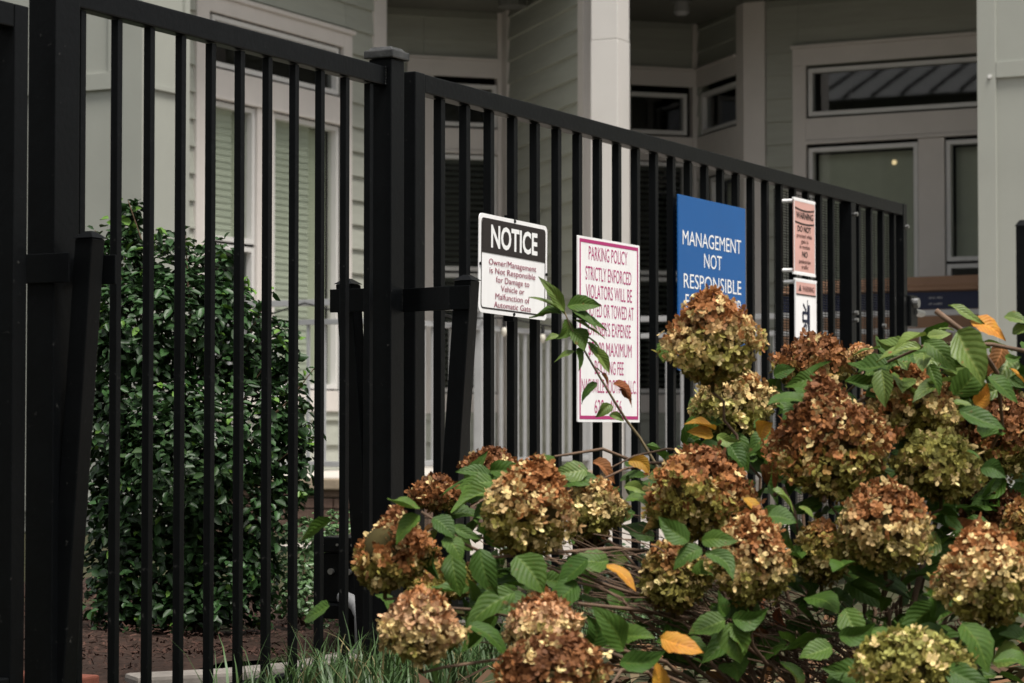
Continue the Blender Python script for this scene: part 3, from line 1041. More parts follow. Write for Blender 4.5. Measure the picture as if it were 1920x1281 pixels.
MB().box(.722, .728, Y0 - .004, Y0 + .03, z0 - .014, z0 + .004).build('cable_tie', 'iron', sg)
finish_sign(sg, radians(1.1))

# parking sign
sg = thing('parking_sign', 'white parking policy sign with tall narrow magenta lettering and border', 'sign', (1.40, Y0, .93))
x0, x1, z0, z1 = 1.158, 1.630, .638, 1.221
plate(x0, x1, z0, z1, .003, Y0 - .004, Y0).build('panel', 'white', sg)
mb = MB()
yy = Y0 - .0046
for q in ((x0 + .012, x1 - .012, z1 - .019, z1 - .008), (x0 + .012, x1 - .012, z0 + .009, z0 + .020)):
    mb.poly([(q[0], yy, q[2]), (q[1], yy, q[2]), (q[1], yy, q[3]), (q[0], yy, q[3])])
for q in ((x0 + .012, x0 + .021), (x1 - .021, x1 - .012)):
    mb.poly([(q[0], yy, z0 + .020), (q[1], yy, z0 + .020), (q[1], yy, z1 - .019), (q[0], yy, z1 - .019)])
mb.build('border', 'magenta', sg, fix=False)
rows = [('PARKING POLICY', 1.385, .295), ('STRICTLY ENFORCED', 1.388, .350), ('VIOLATORS WILL BE', 1.392, .352), ('BOOTED OR TOWED AT', 1.392, .378),
        ("OWNER'S EXPENSE", 1.396, .325), ('$75.00 MAXIMUM', 1.400, .330), ('BOOTING FEE', 1.392, .220), ('NASHVILLE BOOTING, LLC.', 1.394, .418)]
it = []
for k, (s, cx, w) in enumerate(rows):
    it.append((s, cx, [1.150, 1.086, 1.029, .971, .912, .849, .790, .731][k], w, .0455, .0))
it += [('629', 1.315, .666, .07, .0455, .0), ('4056', 1.440, .666, .095, .0455, .0)]
lettering(it, 'magenta', sg, yy)
finish_sign(sg, radians(0.2))

# blue management sign
sg = thing('management_sign', 'large blue sign with white capital lettering, half hidden by a flower head', 'sign', (2.26, Y0, 1.0))
x0, x1, z0, z1 = 1.955, 2.58, .815, 1.42
plate(x0, x1, z0, z1, .003, Y0 - .005, Y0).build('panel', 'blue', sg)
yy = Y0 - .0056
cxm = 2.275
lettering([('MANAGEMENT', 2.264, 1.250, .545, .053, .0), ('NOT', 2.266, 1.180, .165, .053, .0), ('RESPONSIBLE', 2.268, 1.101, .535, .053, .0),
           ('FOR', 2.09, 1.030, .150, .053, .0), ('/OR', 2.475, 1.030, .130, .053, .0)], 'white_ink', sg, yy)
finish_sign(sg)

# warning signs
def warn_base(label, x0, x1, z0, z1, face):
    sg = thing('warning_sign', label, 'sign', ((x0 + x1) / 2, 0, (z0 + z1) / 2), 'warning signs on the gate')
    plate(x0, x1, z0, z1, .006, -.030, -.026).build('panel', face, sg)
    ring(x0 - .001, x1 + .001, z0 - .001, z1 + .001, .007, .006, -.0306).build('border', 'white', sg)
    for z in (z1 - .006, z0 + .008):
        for x in (x0 + .012, x1 - .012):
            MB().tube([(x, -.025, z), (x, .02, z)], .008, 8).build('standoff', 'white', sg)
    MB().box(x0 - .004, x1 + .004, -.031, -.024, z1 - .001, z1 + .008).build('edge_strip', 'white', sg)
    MB().box(x0 - .004, x1 + .004, -.031, -.024, z0 - .008, z0 + .001).build('edge_strip', 'white', sg)
    return sg


x0, x1 = 3.010, 3.245
sg = warn_base('faded pink warning sign with black lettering, upper of the two narrow signs', x0, x1, 1.212, 1.492, 'pink')
cx = (x0 + x1) / 2
mb = MB()
yy = -.0312
for (za, sag) in ((1.462, -.008), (1.408, -.006)):
    for k in range(10):
        a, b = x0 + .012 + (x1 - x0 - .024) * k / 10, x0 + .012 + (x1 - x0 - .024) * (k + 1) / 10
        f = lambda x: za + sag * (1 - ((x - cx) / .11) ** 2)
        mb.poly([(a, yy, f(a) - .003), (b, yy, f(b) - .003), (b, yy, f(b) + .003), (a, yy, f(a) + .003)])
mb.build('rule_line', 'black_ink', sg, fix=False)
lettering([('WARNING', cx, 1.422, .190, .026, .02), ('DO NOT', cx - .005, 1.372, .150, .023, .02), ('NO', cx, 1.275, .060, .023, .02)], 'black_ink', sg, yy)
lettering([('proceed while', cx - .003, 1.349, .170, .0125, .01), ('gate is', cx, 1.328, .08, .0125, .01), ('in motion', cx, 1.307, .115, .0125, .01),
           ('pedestrian', cx, 1.250, .128, .0125, .01), ('traffic', cx, 1.229, .075, .0125, .01)], 'ink_soft', sg, yy)
sg = warn_base('white warning sign with pink header and black pictogram, lower of the two narrow signs', x0 + .012, x1 + .012, .80, 1.182, 'white')
cx += .012
mb = MB().poly([(x0 + .02, -.0308, 1.130), (x1 + .004, -.0308, 1.130), (x1 + .004, -.0308, 1.176), (x0 + .02, -.0308, 1.176)])
mb.build('header', 'pink', sg, fix=False)
lettering([('WARNING', cx + .025, 1.142, .130, .022, .02)], 'ink_soft', sg, -.0314)
mb = MB().poly([(cx - .085, -.0314, 1.142), (cx - .052, -.0314, 1.142), (cx - .0685, -.0314, 1.168)])
mb.box(x0 + .02, x1 + .004, -.0316, -.0314, 1.126, 1.131)
mb.box(x0 + .02, x1 + .004, -.0316, -.0314, .958, .961)
mb.build('rule_line', 'black_ink', sg, fix=False)
pic = MB()
yq = -.0314


def strip(ax, az, bx_, bz, w):
    dx_, dz_ = bx_ - ax, bz - az
    l = math.hypot(dx_, dz_)
    nx, nz = -dz_ / l * w / 2, dx_ / l * w / 2
    pic.poly([(cx + ax - nx, yq, 1.046 + az - nz), (cx + bx_ - nx, yq, 1.046 + bz - nz), (cx + bx_ + nx, yq, 1.046 + bz + nz), (cx + ax + nx, yq, 1.046 + az + nz)])


strip(.030, -.060, .030, .045, .022)
strip(.014, -.03, .016, .065, .006)
strip(-.036, -.022, -.036, .018, .014)
strip(-.036, .014, .018, .014, .012)
strip(-.036, -.018, .014, -.018, .012)
strip(.0, .022, -.034, .048, .010)
strip(-.004, -.028, -.042, -.052, .012)
strip(.006, -.032, -.012, -.066, .010)
pic.build('pictogram', 'navy', sg, fix=False)
lettering([('Moving Gate Can Cause', cx, .942, .2, .0085, .01), ('Serious Injury or Death', cx, .924, .195, .0085, .01)], 'ink_soft', sg, yq)
mb = MB()
for k in range(9):
    z = .912 - k * .010
    mb.poly([(x0 + .024, yq, z), (x0 + .024 + random.uniform(.13, .18), yq, z), (x0 + .024 + random.uniform(.13, .18), yq, z + .0035), (x0 + .024, yq, z + .0035)])
mb.build('fine_print', 'conduit', sg, fix=False)

# ================================================================== PLANTS
def leaf_mesh(name, width, droop, fold, wave, seed, n=9, twist=None):
    """ovate pointed leaf, length 1 along +Y, normal +Z, UV across/along"""
    r = np.random.default_rng(seed)
    ac = [-1, -.55, -.18, 0, .18, .55, 1]
    V, UV = [], []
    ph = r.uniform(0, 6)
    side = r.normal(0, .07)
    tw = r.normal(0, .45) if twist is None else twist
    kink = r.uniform(.4, .8)
    kd = r.normal(0, .12)
    for i in range(n + 1):
        t = i / n
        hw = width * (sin(pi * t ** .80) ** .85) * (1 - .25 * t) * 1.1
        if i == n:
            hw = 0.002
        for a in ac:
            se = 1 + (.05 * (1 if i % 2 else -1) if abs(a) == 1 and 0 < i < n else 0)
            x = a * hw * se + side * sin(pi * t)
            z = fold * abs(a) * hw * 1.2 - droop * t * t + wave * sin(ph + t * 9 + (2 if a > 0 else 0)) * abs(a) ** 1.5 - .012 * (abs(a) < .1)
            z += .012 * sin(t * 8 * 2 * pi - abs(a) * 4) * (abs(a) > .1) * (abs(a) < .9)
            z -= max(0, t - kink) * kd
            ca, sa = cos(tw * t), sin(tw * t)
            V.append((x * ca - z * sa, t, x * sa + z * ca))
            UV.append(((a + 1) / 2, t))
    k = len(ac)
    Fc = np.array([[i * k + j, i * k + j + 1, (i + 1) * k + j + 1, (i + 1) * k + j] for i in range(n) for j in range(k - 1)])
    me = np_mesh(name, np.array(V), Fc, smooth=True)
    uvl = me.uv_layers.new(name='UVMap')
    li = np.empty(len(me.loops), dtype=np.int32)
    me.loops.foreach_get('vertex_index', li)
    uvl.data.foreach_set('uv', np.array(UV, dtype=np.float32)[li].ravel())
    return me


LEAF_SHAPES = [(.24, .10, .25, .012, 1), (.27, .22, .18, .022, 2), (.22, .05, .35, .018, 3), (.25, .30, .22, .025, 4), (.28, .14, .12, .02, 5), (.23, .18, .45, .024, 6),
               (.21, .38, .3, .02, 7), (.26, -.06, .5, .03, 8), (.20, .26, .2, .03, 9), (.29, .2, .3, .02, 10), (.24, .42, .55, .03, 11), (.22, .12, .15, .035, 12)]
LEAVES = {}
for mk in ('leaf', 'leaf_pale', 'leaf_yellow', 'leaf_dry'):
    for i, sp in enumerate(LEAF_SHAPES):
        if mk == 'leaf_dry':
            sp = (sp[0] * .9, sp[1] + .25, sp[2] + .6, .05, sp[4])
        me = leaf_mesh('leaf', *sp)
        me.materials.append(M[mk])
        LEAVES[mk, i] = me

HY = thing('hydrangea_bush', 'hydrangea bush with browning cone flower heads and green leaves in front of the gate', 'bush', tuple(at(1540, 1281, 4.8).xy) + (0,))
VIEW = FH


def place_leaf(base, tip, mk='leaf', wide=1.0, up=None, parent=HY, roll=0.0, shape=None):
    base, tip = Vector(base), Vector(tip)
    y = tip - base
    L = y.length
    y.normalize()
    nrm = Vector(up) if up is not None else Vector((0, 0, 1)) * .75 - VIEW * .75 + Vector((random.gauss(0, .28), random.gauss(0, .28), random.gauss(0, .2)))
    z = (nrm - y * nrm.dot(y))
    if z.length < 1e-3:
        z = Vector((0, 0, 1)) - y * y.z
    z.normalize()
    x = y.cross(z)
    i = random.randrange(len(LEAF_SHAPES)) if shape is None else shape
    o = bpy.data.objects.new('leaf', LEAVES[mk, i])
    COL.objects.link(o)
    mm = Matrix((x, y, z)).transposed()
    if roll:
        mm = mm @ Matrix.Rotation(roll, 3, 'Y')
    mm = mm @ Matrix.Diagonal((L * wide * 1.18, L, L))
    o.parent = parent
    b0 = Vector(parent['base'])
    o.matrix_basis = Matrix.Translation(base - b0) @ mm.to_4x4()
    return o


def petal_cloud(P, Nn, size, cols, cup=.25, tilt=.62):
    """four-petalled florets at points P with outward normals Nn"""
    n = len(P)
    Nn = Nn + rng.normal(0, tilt, (n, 3))
    Nn /= np.linalg.norm(Nn, axis=1)[:, None]
    a = rng.normal(0, 1, (n, 3))
    X = np.cross(Nn, a)
    X /= np.linalg.norm(X, axis=1)[:, None]
    Yv = np.cross(Nn, X)
    prof = [(0.04, 0, 0), (.52, -.46, .5), (.98, -.26, 1.0), (1.02, .22, 1.0), (.55, .46, .5), (.55, 0, .15)]
    Vs, Fs, Cs = [], [], []
    k0 = 0
    for q in range(4):
        ang = q * pi / 2 + rng.normal(0, .12, n)
        sz = size * rng.uniform(.78, 1.18, n)
        ca, sa = np.cos(ang)[:, None], np.sin(ang)[:, None]
        d0, d1 = X * ca + Yv * sa, -X * sa + Yv * ca
        cq = rng.normal(cup, .42, n)
        cc = np.clip(cols * rng.uniform(.68, 1.25, (n, 1)), 0, .95)
        for (u, v, h) in prof:
            Vs.append(P + (d0 * u + d1 * v) * sz[:, None] + Nn * (h * cq * sz)[:, None])
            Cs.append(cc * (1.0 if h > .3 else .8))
    A = np.stack(Vs, 1).reshape(-1, 3)
    Cc = np.stack(Cs, 1).reshape(-1, 3)
    base = (np.arange(n) * 24)[:, None]
    fl = []
    for q in range(4):
        s = q * 6
        for f in ((0, 1, 2, 5), (0, 5, 3, 4), ):
            fl.append(base + np.array([[s + i for i in f]]))
        fl.append(base + np.array([[s + 5, s + 2, s + 3, s + 3]]))
    tri = np.concatenate(fl[2::3])[:, :3]
    quad = np.concatenate([f for i, f in enumerate(fl) if i % 3 != 2])
    q3 = np.concatenate([quad[:, [0, 1, 2]], quad[:, [0, 2, 3]], tri])
    return A, q3, Cc


BROWN, DARKB, CREAM, OLIVE, PINK, GREEN = (np.array(c) for c in ((.37, .155, .055), (.17, .07, .03), (.88, .66, .31), (.29, .255, .060), (.80, .50, .29), (.40, .39, .11)))


def flower_head(cx, cy, w, h, D, mix, lean=(0, 0), n=None, shape=.42):
    """mix: pigments from bottom to top [(height, colour)], jittered"""
    c = np.array(at(cx, cy, D))
    R = w / 2 * D / FPX - .004
    Hh = h * D / FPX - .008
    n = n or int(470 * (w * h / 22000) ** .8 + 150)
    k = np.arange(n) + .5
    t = 1 - k / n                       # 1 top .. 0 bottom
    ang = k * 2.39996 + rng.normal(0, .3, n)
    t = np.clip(t + rng.normal(0, .02, n), 0, 1)
    th = np.arccos(1 - 2 * (1 - t))
    s = np.sin(th)
    z = np.cos(th)                      # -1..1
    # wider below the middle, narrower at the top
    rad = R * s * (1.0 - shape * .70 * np.clip(z + .15, 0, 1) + .08 * np.clip(-z, 0, 1))
    lump = 1 + .13 * np.sin(ang * random.choice([2, 3]) + z * random.uniform(2, 5) + cx) + .05 * np.sin(ang * 7 - z * 9 + cy) + rng.normal(0, .085, n)
    rad *= lump
    zz = z * Hh / 2 * (1 + rng.normal(0, .07, n))
    x, y = rad * np.cos(ang), rad * np.sin(ang)
    P = np.c_[x, y, zz]
    Nn = np.c_[np.cos(ang) * s, np.sin(ang) * s, z * .9 + .15]
    ta, tb = random.gauss(0, .17), random.gauss(0, .17)      # each head nods its own way
    Rm = np.array(Matrix.Rotation(ta, 3, 'X') @ Matrix.Rotation(tb, 3, 'Y'))
    P, Nn = P @ Rm.T, Nn @ Rm.T
    P[:, 0] += lean[0] * (zz + Hh / 2)
    P[:, 1] += lean[1] * (zz + Hh / 2)
    hh = np.clip((zz / Hh) + .5 + rng.normal(0, .13, n) + .07 * np.sin(ang * 2 + cx), 0, 1)
    xs_ = [m_[0] for m_ in mix]
    col = np.stack([np.interp(hh, xs_, [m_[1][q] for m_ in mix]) for q in range(3)], 1)
    col *= random.uniform(.78, 1.15)
    blot = .5 + .5 * np.sin(ang * 1.3 + cx * .7) * np.sin(z * 2.4 + cy)
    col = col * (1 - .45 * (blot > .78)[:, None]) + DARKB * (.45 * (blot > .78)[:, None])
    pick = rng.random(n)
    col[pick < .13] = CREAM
    col[pick > .90] *= .55
    size = .0101 * (w / 165) ** .15
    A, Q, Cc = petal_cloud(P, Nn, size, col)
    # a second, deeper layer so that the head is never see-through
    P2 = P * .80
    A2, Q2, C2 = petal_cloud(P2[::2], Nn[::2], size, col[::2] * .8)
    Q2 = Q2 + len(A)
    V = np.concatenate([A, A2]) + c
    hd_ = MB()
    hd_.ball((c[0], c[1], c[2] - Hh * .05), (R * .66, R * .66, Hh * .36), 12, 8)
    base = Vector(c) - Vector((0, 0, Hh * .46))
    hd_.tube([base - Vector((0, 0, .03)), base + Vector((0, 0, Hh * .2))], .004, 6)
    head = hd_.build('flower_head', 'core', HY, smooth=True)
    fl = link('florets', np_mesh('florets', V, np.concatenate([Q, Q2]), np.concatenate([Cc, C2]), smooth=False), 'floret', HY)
    fl.parent = head
    fl.matrix_parent_inverse = Matrix()
    fl.location = (0, 0, 0)
    stuff(fl)
    return base - Vector((0, 0, .03)), R, Hh


T1 = [(0, OLIVE), (.3, OLIVE), (.5, CREAM), (.68, BROWN * 1.25), (1, BROWN)]
T2 = [(0, OLIVE * .9), (.25, OLIVE), (.42, BROWN * 1.2), (.6, BROWN), (1, DARKB * 1.4)]
T3 = [(0, OLIVE), (.4, GREEN), (.7, CREAM * .85), (1, BROWN * 1.2)]
T4 = [(0, OLIVE), (.35, CREAM * .9), (.6, PINK), (1, BROWN * 1.4)]
T5 = [(0, OLIVE * .8), (.3, DARKB * 1.2), (.6, BROWN), (1, DARKB * 1.2)]
T6 = [(0, OLIVE * .7), (.6, OLIVE), (1, BROWN)]
T7 = [(0, DARKB * .6), (.6, DARKB * .8), (1, DARKB * .9)]
T8 = [(0, OLIVE * .9), (.5, OLIVE * 1.1), (1, GREEN * .9)]
HEADS = [
    (722, 1030, 146, 146, 4.35, T2, (.25, -.12), .85), (992, 950, 165, 176, 4.45, T1, (0, 0), .5), (1116, 950, 105, 105, 4.7, T3, (0, 0), .4),
    (922, 872, 104, 60, 5.0, T5, (0, 0), .3), (818, 924, 95, 66, 4.9, T5, (0, 0), .4), (790, 1172, 142, 134, 4.15, T4, (0, 0), .35),
    (1016, 1168, 132, 112, 4.25, T4, (0, 0), .3), (1032, 1262, 200, 130, 4.0, T2, (0, 0), .3), (1336, 632, 166, 174, 4.75, T1, (0, 0), .4),
    (1374, 752, 148, 134, 5.0, T3, (0, 0), .4), (1528, 680, 145, 108, 5.15, T2, (0, 0), .4), (1556, 818, 216, 222, 4.6, T2, (0, 0), .85),
    (1712, 755, 164, 140, 4.75, T1, (0, 0), .4), (1764, 872, 158, 124, 4.6, T8, (0, 0), .3), (1880, 812, 150, 160, 4.9, T2, (0, 0), .4),
    (1312, 922, 190, 170, 4.65, T2, (0, 0), .5), (1408, 1044, 148, 166, 4.35, T1, (0, 0), .4), (1540, 1034, 108, 112, 4.55, T6, (0, 0), .3),
    (1660, 986, 174, 162, 4.4, T1, (0, 0), .35), (1850, 1076, 172, 184, 4.2, T1, (0, 0), .4), (1858, 950, 104, 100, 4.9, T7, (0, 0), .3),
    (1262, 1078, 124, 130, 4.5, T6, (0, 0), .4), (1712, 1246, 200, 124, 4.05, T8, (0, 0), .3), (1612, 660, 40, 28, 5.1, T4, (0, 0), .3),
    (832, 1090, 130, 76, 4.65, T6, (0, 0), .3), (1108, 1000, 66, 60, 4.8, T7, (0, 0), .3), (1925, 1000, 90, 120, 4.6, T6, (0, 0), .3),
    (1780, 830, 120, 100, 4.95, T6, (0, 0), .3)]
ROOTS = [at(1440 + 30 * k, 1281, 4.6 + .12 * (k % 4)) for k in range(10)]
for r in ROOTS:
    r.z = -.02
HB = []
for (cx, cy, w, h, D, mix, lean, shp) in HEADS:
    base, R, Hh = flower_head(cx, cy, w, h, D, mix, lean, shape=shp)
    HB.append((base, R, Hh, cx))


def bez(a, b, c, n=12, jit=.006):
    P = []
    for i in range(n + 1):
        t = i / n
        p = a * (1 - t) ** 2 + b * 2 * t * (1 - t) + c * t * t
        if 0 < i < n:
            p = p + Vector((random.gauss(0, jit), random.gauss(0, jit), random.gauss(0, jit)))
        P.append(p)
    return P


STEMPTS = []
for (b, R, Hh, cx) in HB:
    root = min(ROOTS, key=lambda q: (q - b).length + random.uniform(0, .25))
    side = Vector((b.x - root.x, b.y - root.y, 0))
    mid = root + side * .45 + Vector((0, 0, max(b.z * .85, .30)))
    P = bez(root, mid, b, 12, .009)
    MB().tube(P, [.0052 - .0026 * i / 12 for i in range(13)], 6).build('stem', 'twig', HY, smooth=True)
    STEMPTS.append(P)

# leaf list read off the photograph: base, tip, width, kind, distance at base and tip
LV = [
    ((787, 952), (727, 945), 1.5, 'leaf', 4.3), ((787, 966), (734, 1004), 1.35, 'leaf', 4.28), ((785, 1008), (722, 1030), 1.0, 'leaf', 4.35),
    ((812, 970), (852, 1006), 1.2, 'leaf', 4.25), ((834, 1006), (868, 1044), 1.3, 'leaf', 4.25), ((846, 986), (902, 1008), .8, 'leaf', 4.35),
    ((848, 1034), (873, 1114), 1.1, 'leaf', 4.3), ((900, 1028), (919, 1117), 1.25, 'leaf', 4.22), ((818, 1024), (812, 1088), 1.3, 'leaf', 4.35),
    ((968, 1042), (1016, 1110), 1.15, 'leaf', 4.25), ((1102, 1048), (1038, 1090), 1.3, 'leaf', 4.3), ((1142, 1052), (1076, 1036), 1.2, 'leaf', 4.5),
    ((1082, 1090), (1018, 1130), 1.3, 'leaf', 4.28), ((966, 1110), (872, 1154), 1.0, 'leaf', 4.3), ((878, 1170), (964, 1212), .75, 'leaf', 4.2),
    ((1170, 1220), (1118, 1146), 1.0, 'leaf', 4.15), ((1166, 1192), (1214, 1170), 1.4, 'leaf', 4.2), ((1106, 1216), (1108, 1156), 1.5, 'leaf', 4.2),
    ((1162, 1240), (1244, 1222), 1.0, 'leaf', 4.1), ((924, 893), (855, 880), .8, 'leaf', 4.75), ((926, 903), (857, 900), .9, 'leaf', 4.7),
    ((918, 882), (982, 864), 1.0, 'leaf', 4.75), ((928, 922), (842, 952), .8, 'leaf', 4.6), ((1042, 862), (1000, 850), 1.2, 'leaf', 4.8),
    ((1102, 880), (1040, 888), 1.2, 'leaf_pale', 4.7), ((1050, 905), (1120, 890), 1.0, 'leaf', 4.7), ((1137, 1060), (1196, 1088), .75, 'leaf_yellow', 4.3),
    ((1112, 866), (1152, 886), 1.1, 'leaf_dry', 4.8), ((1178, 864), (1218, 892), 1.1, 'leaf_yellow', 4.75), ((1170, 912), (1212, 926), .9, 'leaf_pale', 4.7),
    ((1204, 904), (1240, 926), 1.2, 'leaf', 4.7), ((1172, 938), (1216, 944), 1.2, 'leaf', 4.65), ((1030, 868), (1046, 896), .9, 'leaf_yellow', 4.55),
    ((1292, 1016), (1234, 974), 1.1, 'leaf', 4.15), ((1316, 1028), (1262, 1052), 1.3, 'leaf', 4.15), ((1315, 1014), (1374, 1010), .9, 'leaf', 4.2),
    ((1322, 1036), (1376, 1086), 1.1, 'leaf', 4.15), ((1312, 1050), (1326, 1078), 1.6, 'leaf', 4.2), ((1372, 1160), (1440, 1146), 1.1, 'leaf', 4.2),
    ((1366, 1168), (1382, 1244), 1.2, 'leaf', 4.2), ((1360, 1162), (1288, 1178), 1.1, 'leaf', 4.2), ((1362, 1156), (1340, 1110), 1.2, 'leaf', 4.3),
    ((1374, 1172), (1402, 1216), 1.2, 'leaf', 4.2), ((1238, 1196), (1318, 1206), 1.2, 'leaf_yellow', 4.1), ((1246, 1300), (1240, 1240), 1.4, 'leaf_yellow', 4.1),
    ((1585, 1140), (1624, 1204), 1.2, 'leaf', 4.2), ((1560, 1212), (1498, 1224), 1.1, 'leaf', 4.15), ((1572, 1192), (1640, 1172), 1.0, 'leaf', 4.15),
    ((1636, 1178), (1694, 1228), 1.2, 'leaf', 4.2), ((1752, 1160), (1742, 1098), 1.2, 'leaf', 4.2), ((1804, 1168), (1864, 1244), 1.25, 'leaf', 4.1),
    ((1770, 1250), (1856, 1290), 1.2, 'leaf', 4.0), ((1862, 1240), (1930, 1250), 1.4, 'leaf', 4.0), ((1588, 1062), (1718, 1112), 1.0, 'leaf', 4.45),
    ((1448, 918), (1498, 942), .9, 'leaf_pale', 4.5), ((1498, 950), (1528, 962), 1.2, 'leaf_pale', 4.5), ((1438, 968), (1494, 976), 1.3, 'leaf', 4.4),
    ((1394, 934), (1438, 958), 1.2, 'leaf_yellow', 4.45), ((1424, 820), (1450, 790), 1.5, 'leaf_yellow', 4.6), ((1342, 806), (1296, 780), .8, 'leaf_yellow', 4.7),
    ((1338, 818), (1290, 808), .9, 'leaf_yellow', 4.7), ((1344, 816), (1388, 828), 1.0, 'leaf_pale', 4.7), ((1314, 836), (1350, 824), 1.2, 'leaf', 4.75),
    ((1370, 834), (1408, 868), 1.2, 'leaf', 4.65), ((1508, 752), (1438, 734), 1.15, 'leaf', 4.6), ((1538, 714), (1478, 722), 1.0, 'leaf', 4.8),
    ((1738, 628), (1676, 638), 1.3, 'leaf_pale', 4.6), ((1738, 630), (1784, 622), 1.0, 'leaf_pale', 4.65), ((1728, 650), (1643, 656), .75, 'leaf_pale', 4.65),
    ((1733, 640), (1792, 684), .9, 'leaf', 4.55), ((1795, 620), (1868, 692), 1.25, 'leaf_pale', 4.4), ((1778, 572), (1850, 598), .6, 'leaf_pale', 4.5),
    ((1788, 620), (1758, 608), 1.3, 'leaf_pale', 4.6), ((1818, 602), (1890, 630), .95, 'leaf_yellow', 4.5), ((1788, 742), (1832, 674), 1.35, 'leaf', 4.45),
    ((1788, 752), (1828, 756), 1.2, 'leaf_pale', 4.5), ((1798, 768), (1888, 798), .9, 'leaf', 4.4), ((1852, 706), (1918, 742), 1.3, 'leaf', 4.5),
    ((1826, 758), (1852, 722), 1.5, 'leaf_yellow', 4.55), ((1892, 690), (1930, 716), 1.3, 'leaf_yellow', 4.6), ((1622, 704), (1668, 694), 1.2, 'leaf', 4.8),
    ((1584, 714), (1660, 710), .6, 'leaf', 4.8), ((1696, 662), (1752, 664), .9, 'leaf', 4.75), ((1706, 668), (1744, 688), 1.0, 'leaf', 4.7),
    ((1670, 680), (1694, 692), 1.2, 'leaf', 4.8), ((1742, 684), (1774, 726), .9, 'leaf', 4.6), ((1616, 778), (1640, 796), 1.2, 'leaf_pale', 4.7),
    ((1882, 594), (1928, 602), .9, 'leaf_pale', 4.5), ((1898, 626), (1930, 616), 1.2, 'leaf_pale', 4.5), ((1884, 668), (1914, 670), 1.2, 'leaf', 4.6),
    ((1838, 878), (1888, 894), 1.3, 'leaf', 4.4), ((1812, 846), (1838, 860), 1.2, 'leaf', 4.5), ((1660, 676), (1606, 690), .9, 'leaf', 4.9),
    ((1840, 640), (1780, 660), .9, 'leaf', 4.75), ((1880, 650), (1850, 690), 1.0, 'leaf_dry', 4.7), ((1720, 700), (1690, 720), 1.0, 'leaf', 4.85),
    ((1450, 705), (1490, 690), 1.0, 'leaf', 5.0), ((1440, 810), (1400, 840), 1.1, 'leaf', 4.8), ((1255, 640), (1238, 676), 1.5, 'leaf', 4.85),
    ((1470, 870), (1440, 905), 1.0, 'leaf_dry', 4.6), ((1430, 870), (1440, 905), 1.0, 'leaf_dry', 4.65), ((1240, 880), (1290, 850), 1.1, 'leaf', 4.85),
    ((960, 1075), (905, 1060), 1.0, 'leaf', 4.45), ((985, 1115), (930, 1140), 1.1, 'leaf', 4.4), ((1000, 1050), (940, 1020), 1.0, 'leaf', 4.5),
    ((1190, 960), (1140, 985), 1.1, 'leaf', 4.75), ((870, 905), (905, 850), .9, 'leaf', 4.9), ((940, 930), (880, 965), 1.0, 'leaf', 4.6),
    ((1060, 1170), (1000, 1150), 1.0, 'leaf', 4.45), ((880, 1130), (930, 1110), 1.2, 'leaf', 4.45), ((905, 1190), (860, 1210), 1.1, 'leaf', 4.4),
]
for (b, t, wide, mk, D) in LV:
    L = math.hypot(b[0] - t[0], b[1] - t[1]) * D / FPX
    B, T = at(*b, D), at(*t, D - random.uniform(.1, .6) * L)
    place_leaf(B, T, mk, wide)
# whorls under the flower heads and along the inner stems
for (b, R, Hh, cx) in HB:
    if cx in (1528, 1336, 722, 790, 1612):
        continue
    for k in range(4 if b.z > .42 else 2):
        a = random.uniform(0, 2 * pi)
        d_ = Vector((cos(a), sin(a), random.uniform(-.55, .25)))
        st = b + Vector((0, 0, random.uniform(-.05, .01)))
        L = random.uniform(.065, .105)
        kind = random.choices(['leaf', 'leaf_pale', 'leaf_dry', 'leaf_yellow'], [.72, .1, .12, .06])[0]
        place_leaf(st + d_ * .015, st + d_ * L, kind, random.uniform(.9, 1.25))
# the inner leaves, too many to be told apart
def joined_leaves(items, m, name='inner_leaves'):
    Vs, Fs, Us, k = [], [], [], 0
    for (b, t, wide) in items:
        me = LEAVES['leaf', random.randrange(len(LEAF_SHAPES))]
        co = np.array([v.co[:] for v in me.vertices])
        y = Vector(t) - Vector(b)
        L = y.length
        y.normalize()
        nr = Vector((random.gauss(0, .5), random.gauss(0, .5), .8)) - VIEW * .4
        z = (nr - y * nr.dot(y)).normalized()
        x = y.cross(z)
        Vs.append((co * np.array([L * wide, L, L])) @ np.array([x, y, z]) + np.array(b))
        Fs.append(np.array([p.vertices[:] for p in me.polygons]) + k)
        Us.append(np.array([me.uv_layers[0].data[q].uv[:] for q in range(len(me.loops))]))
        k += len(co)
    me = np_mesh(name, np.concatenate(Vs), np.concatenate(Fs), smooth=True)
    me.uv_layers.new(name='UVMap').data.foreach_set('uv', np.concatenate(Us).astype(np.float32).ravel())
    return stuff(link(name, me, m, HY))


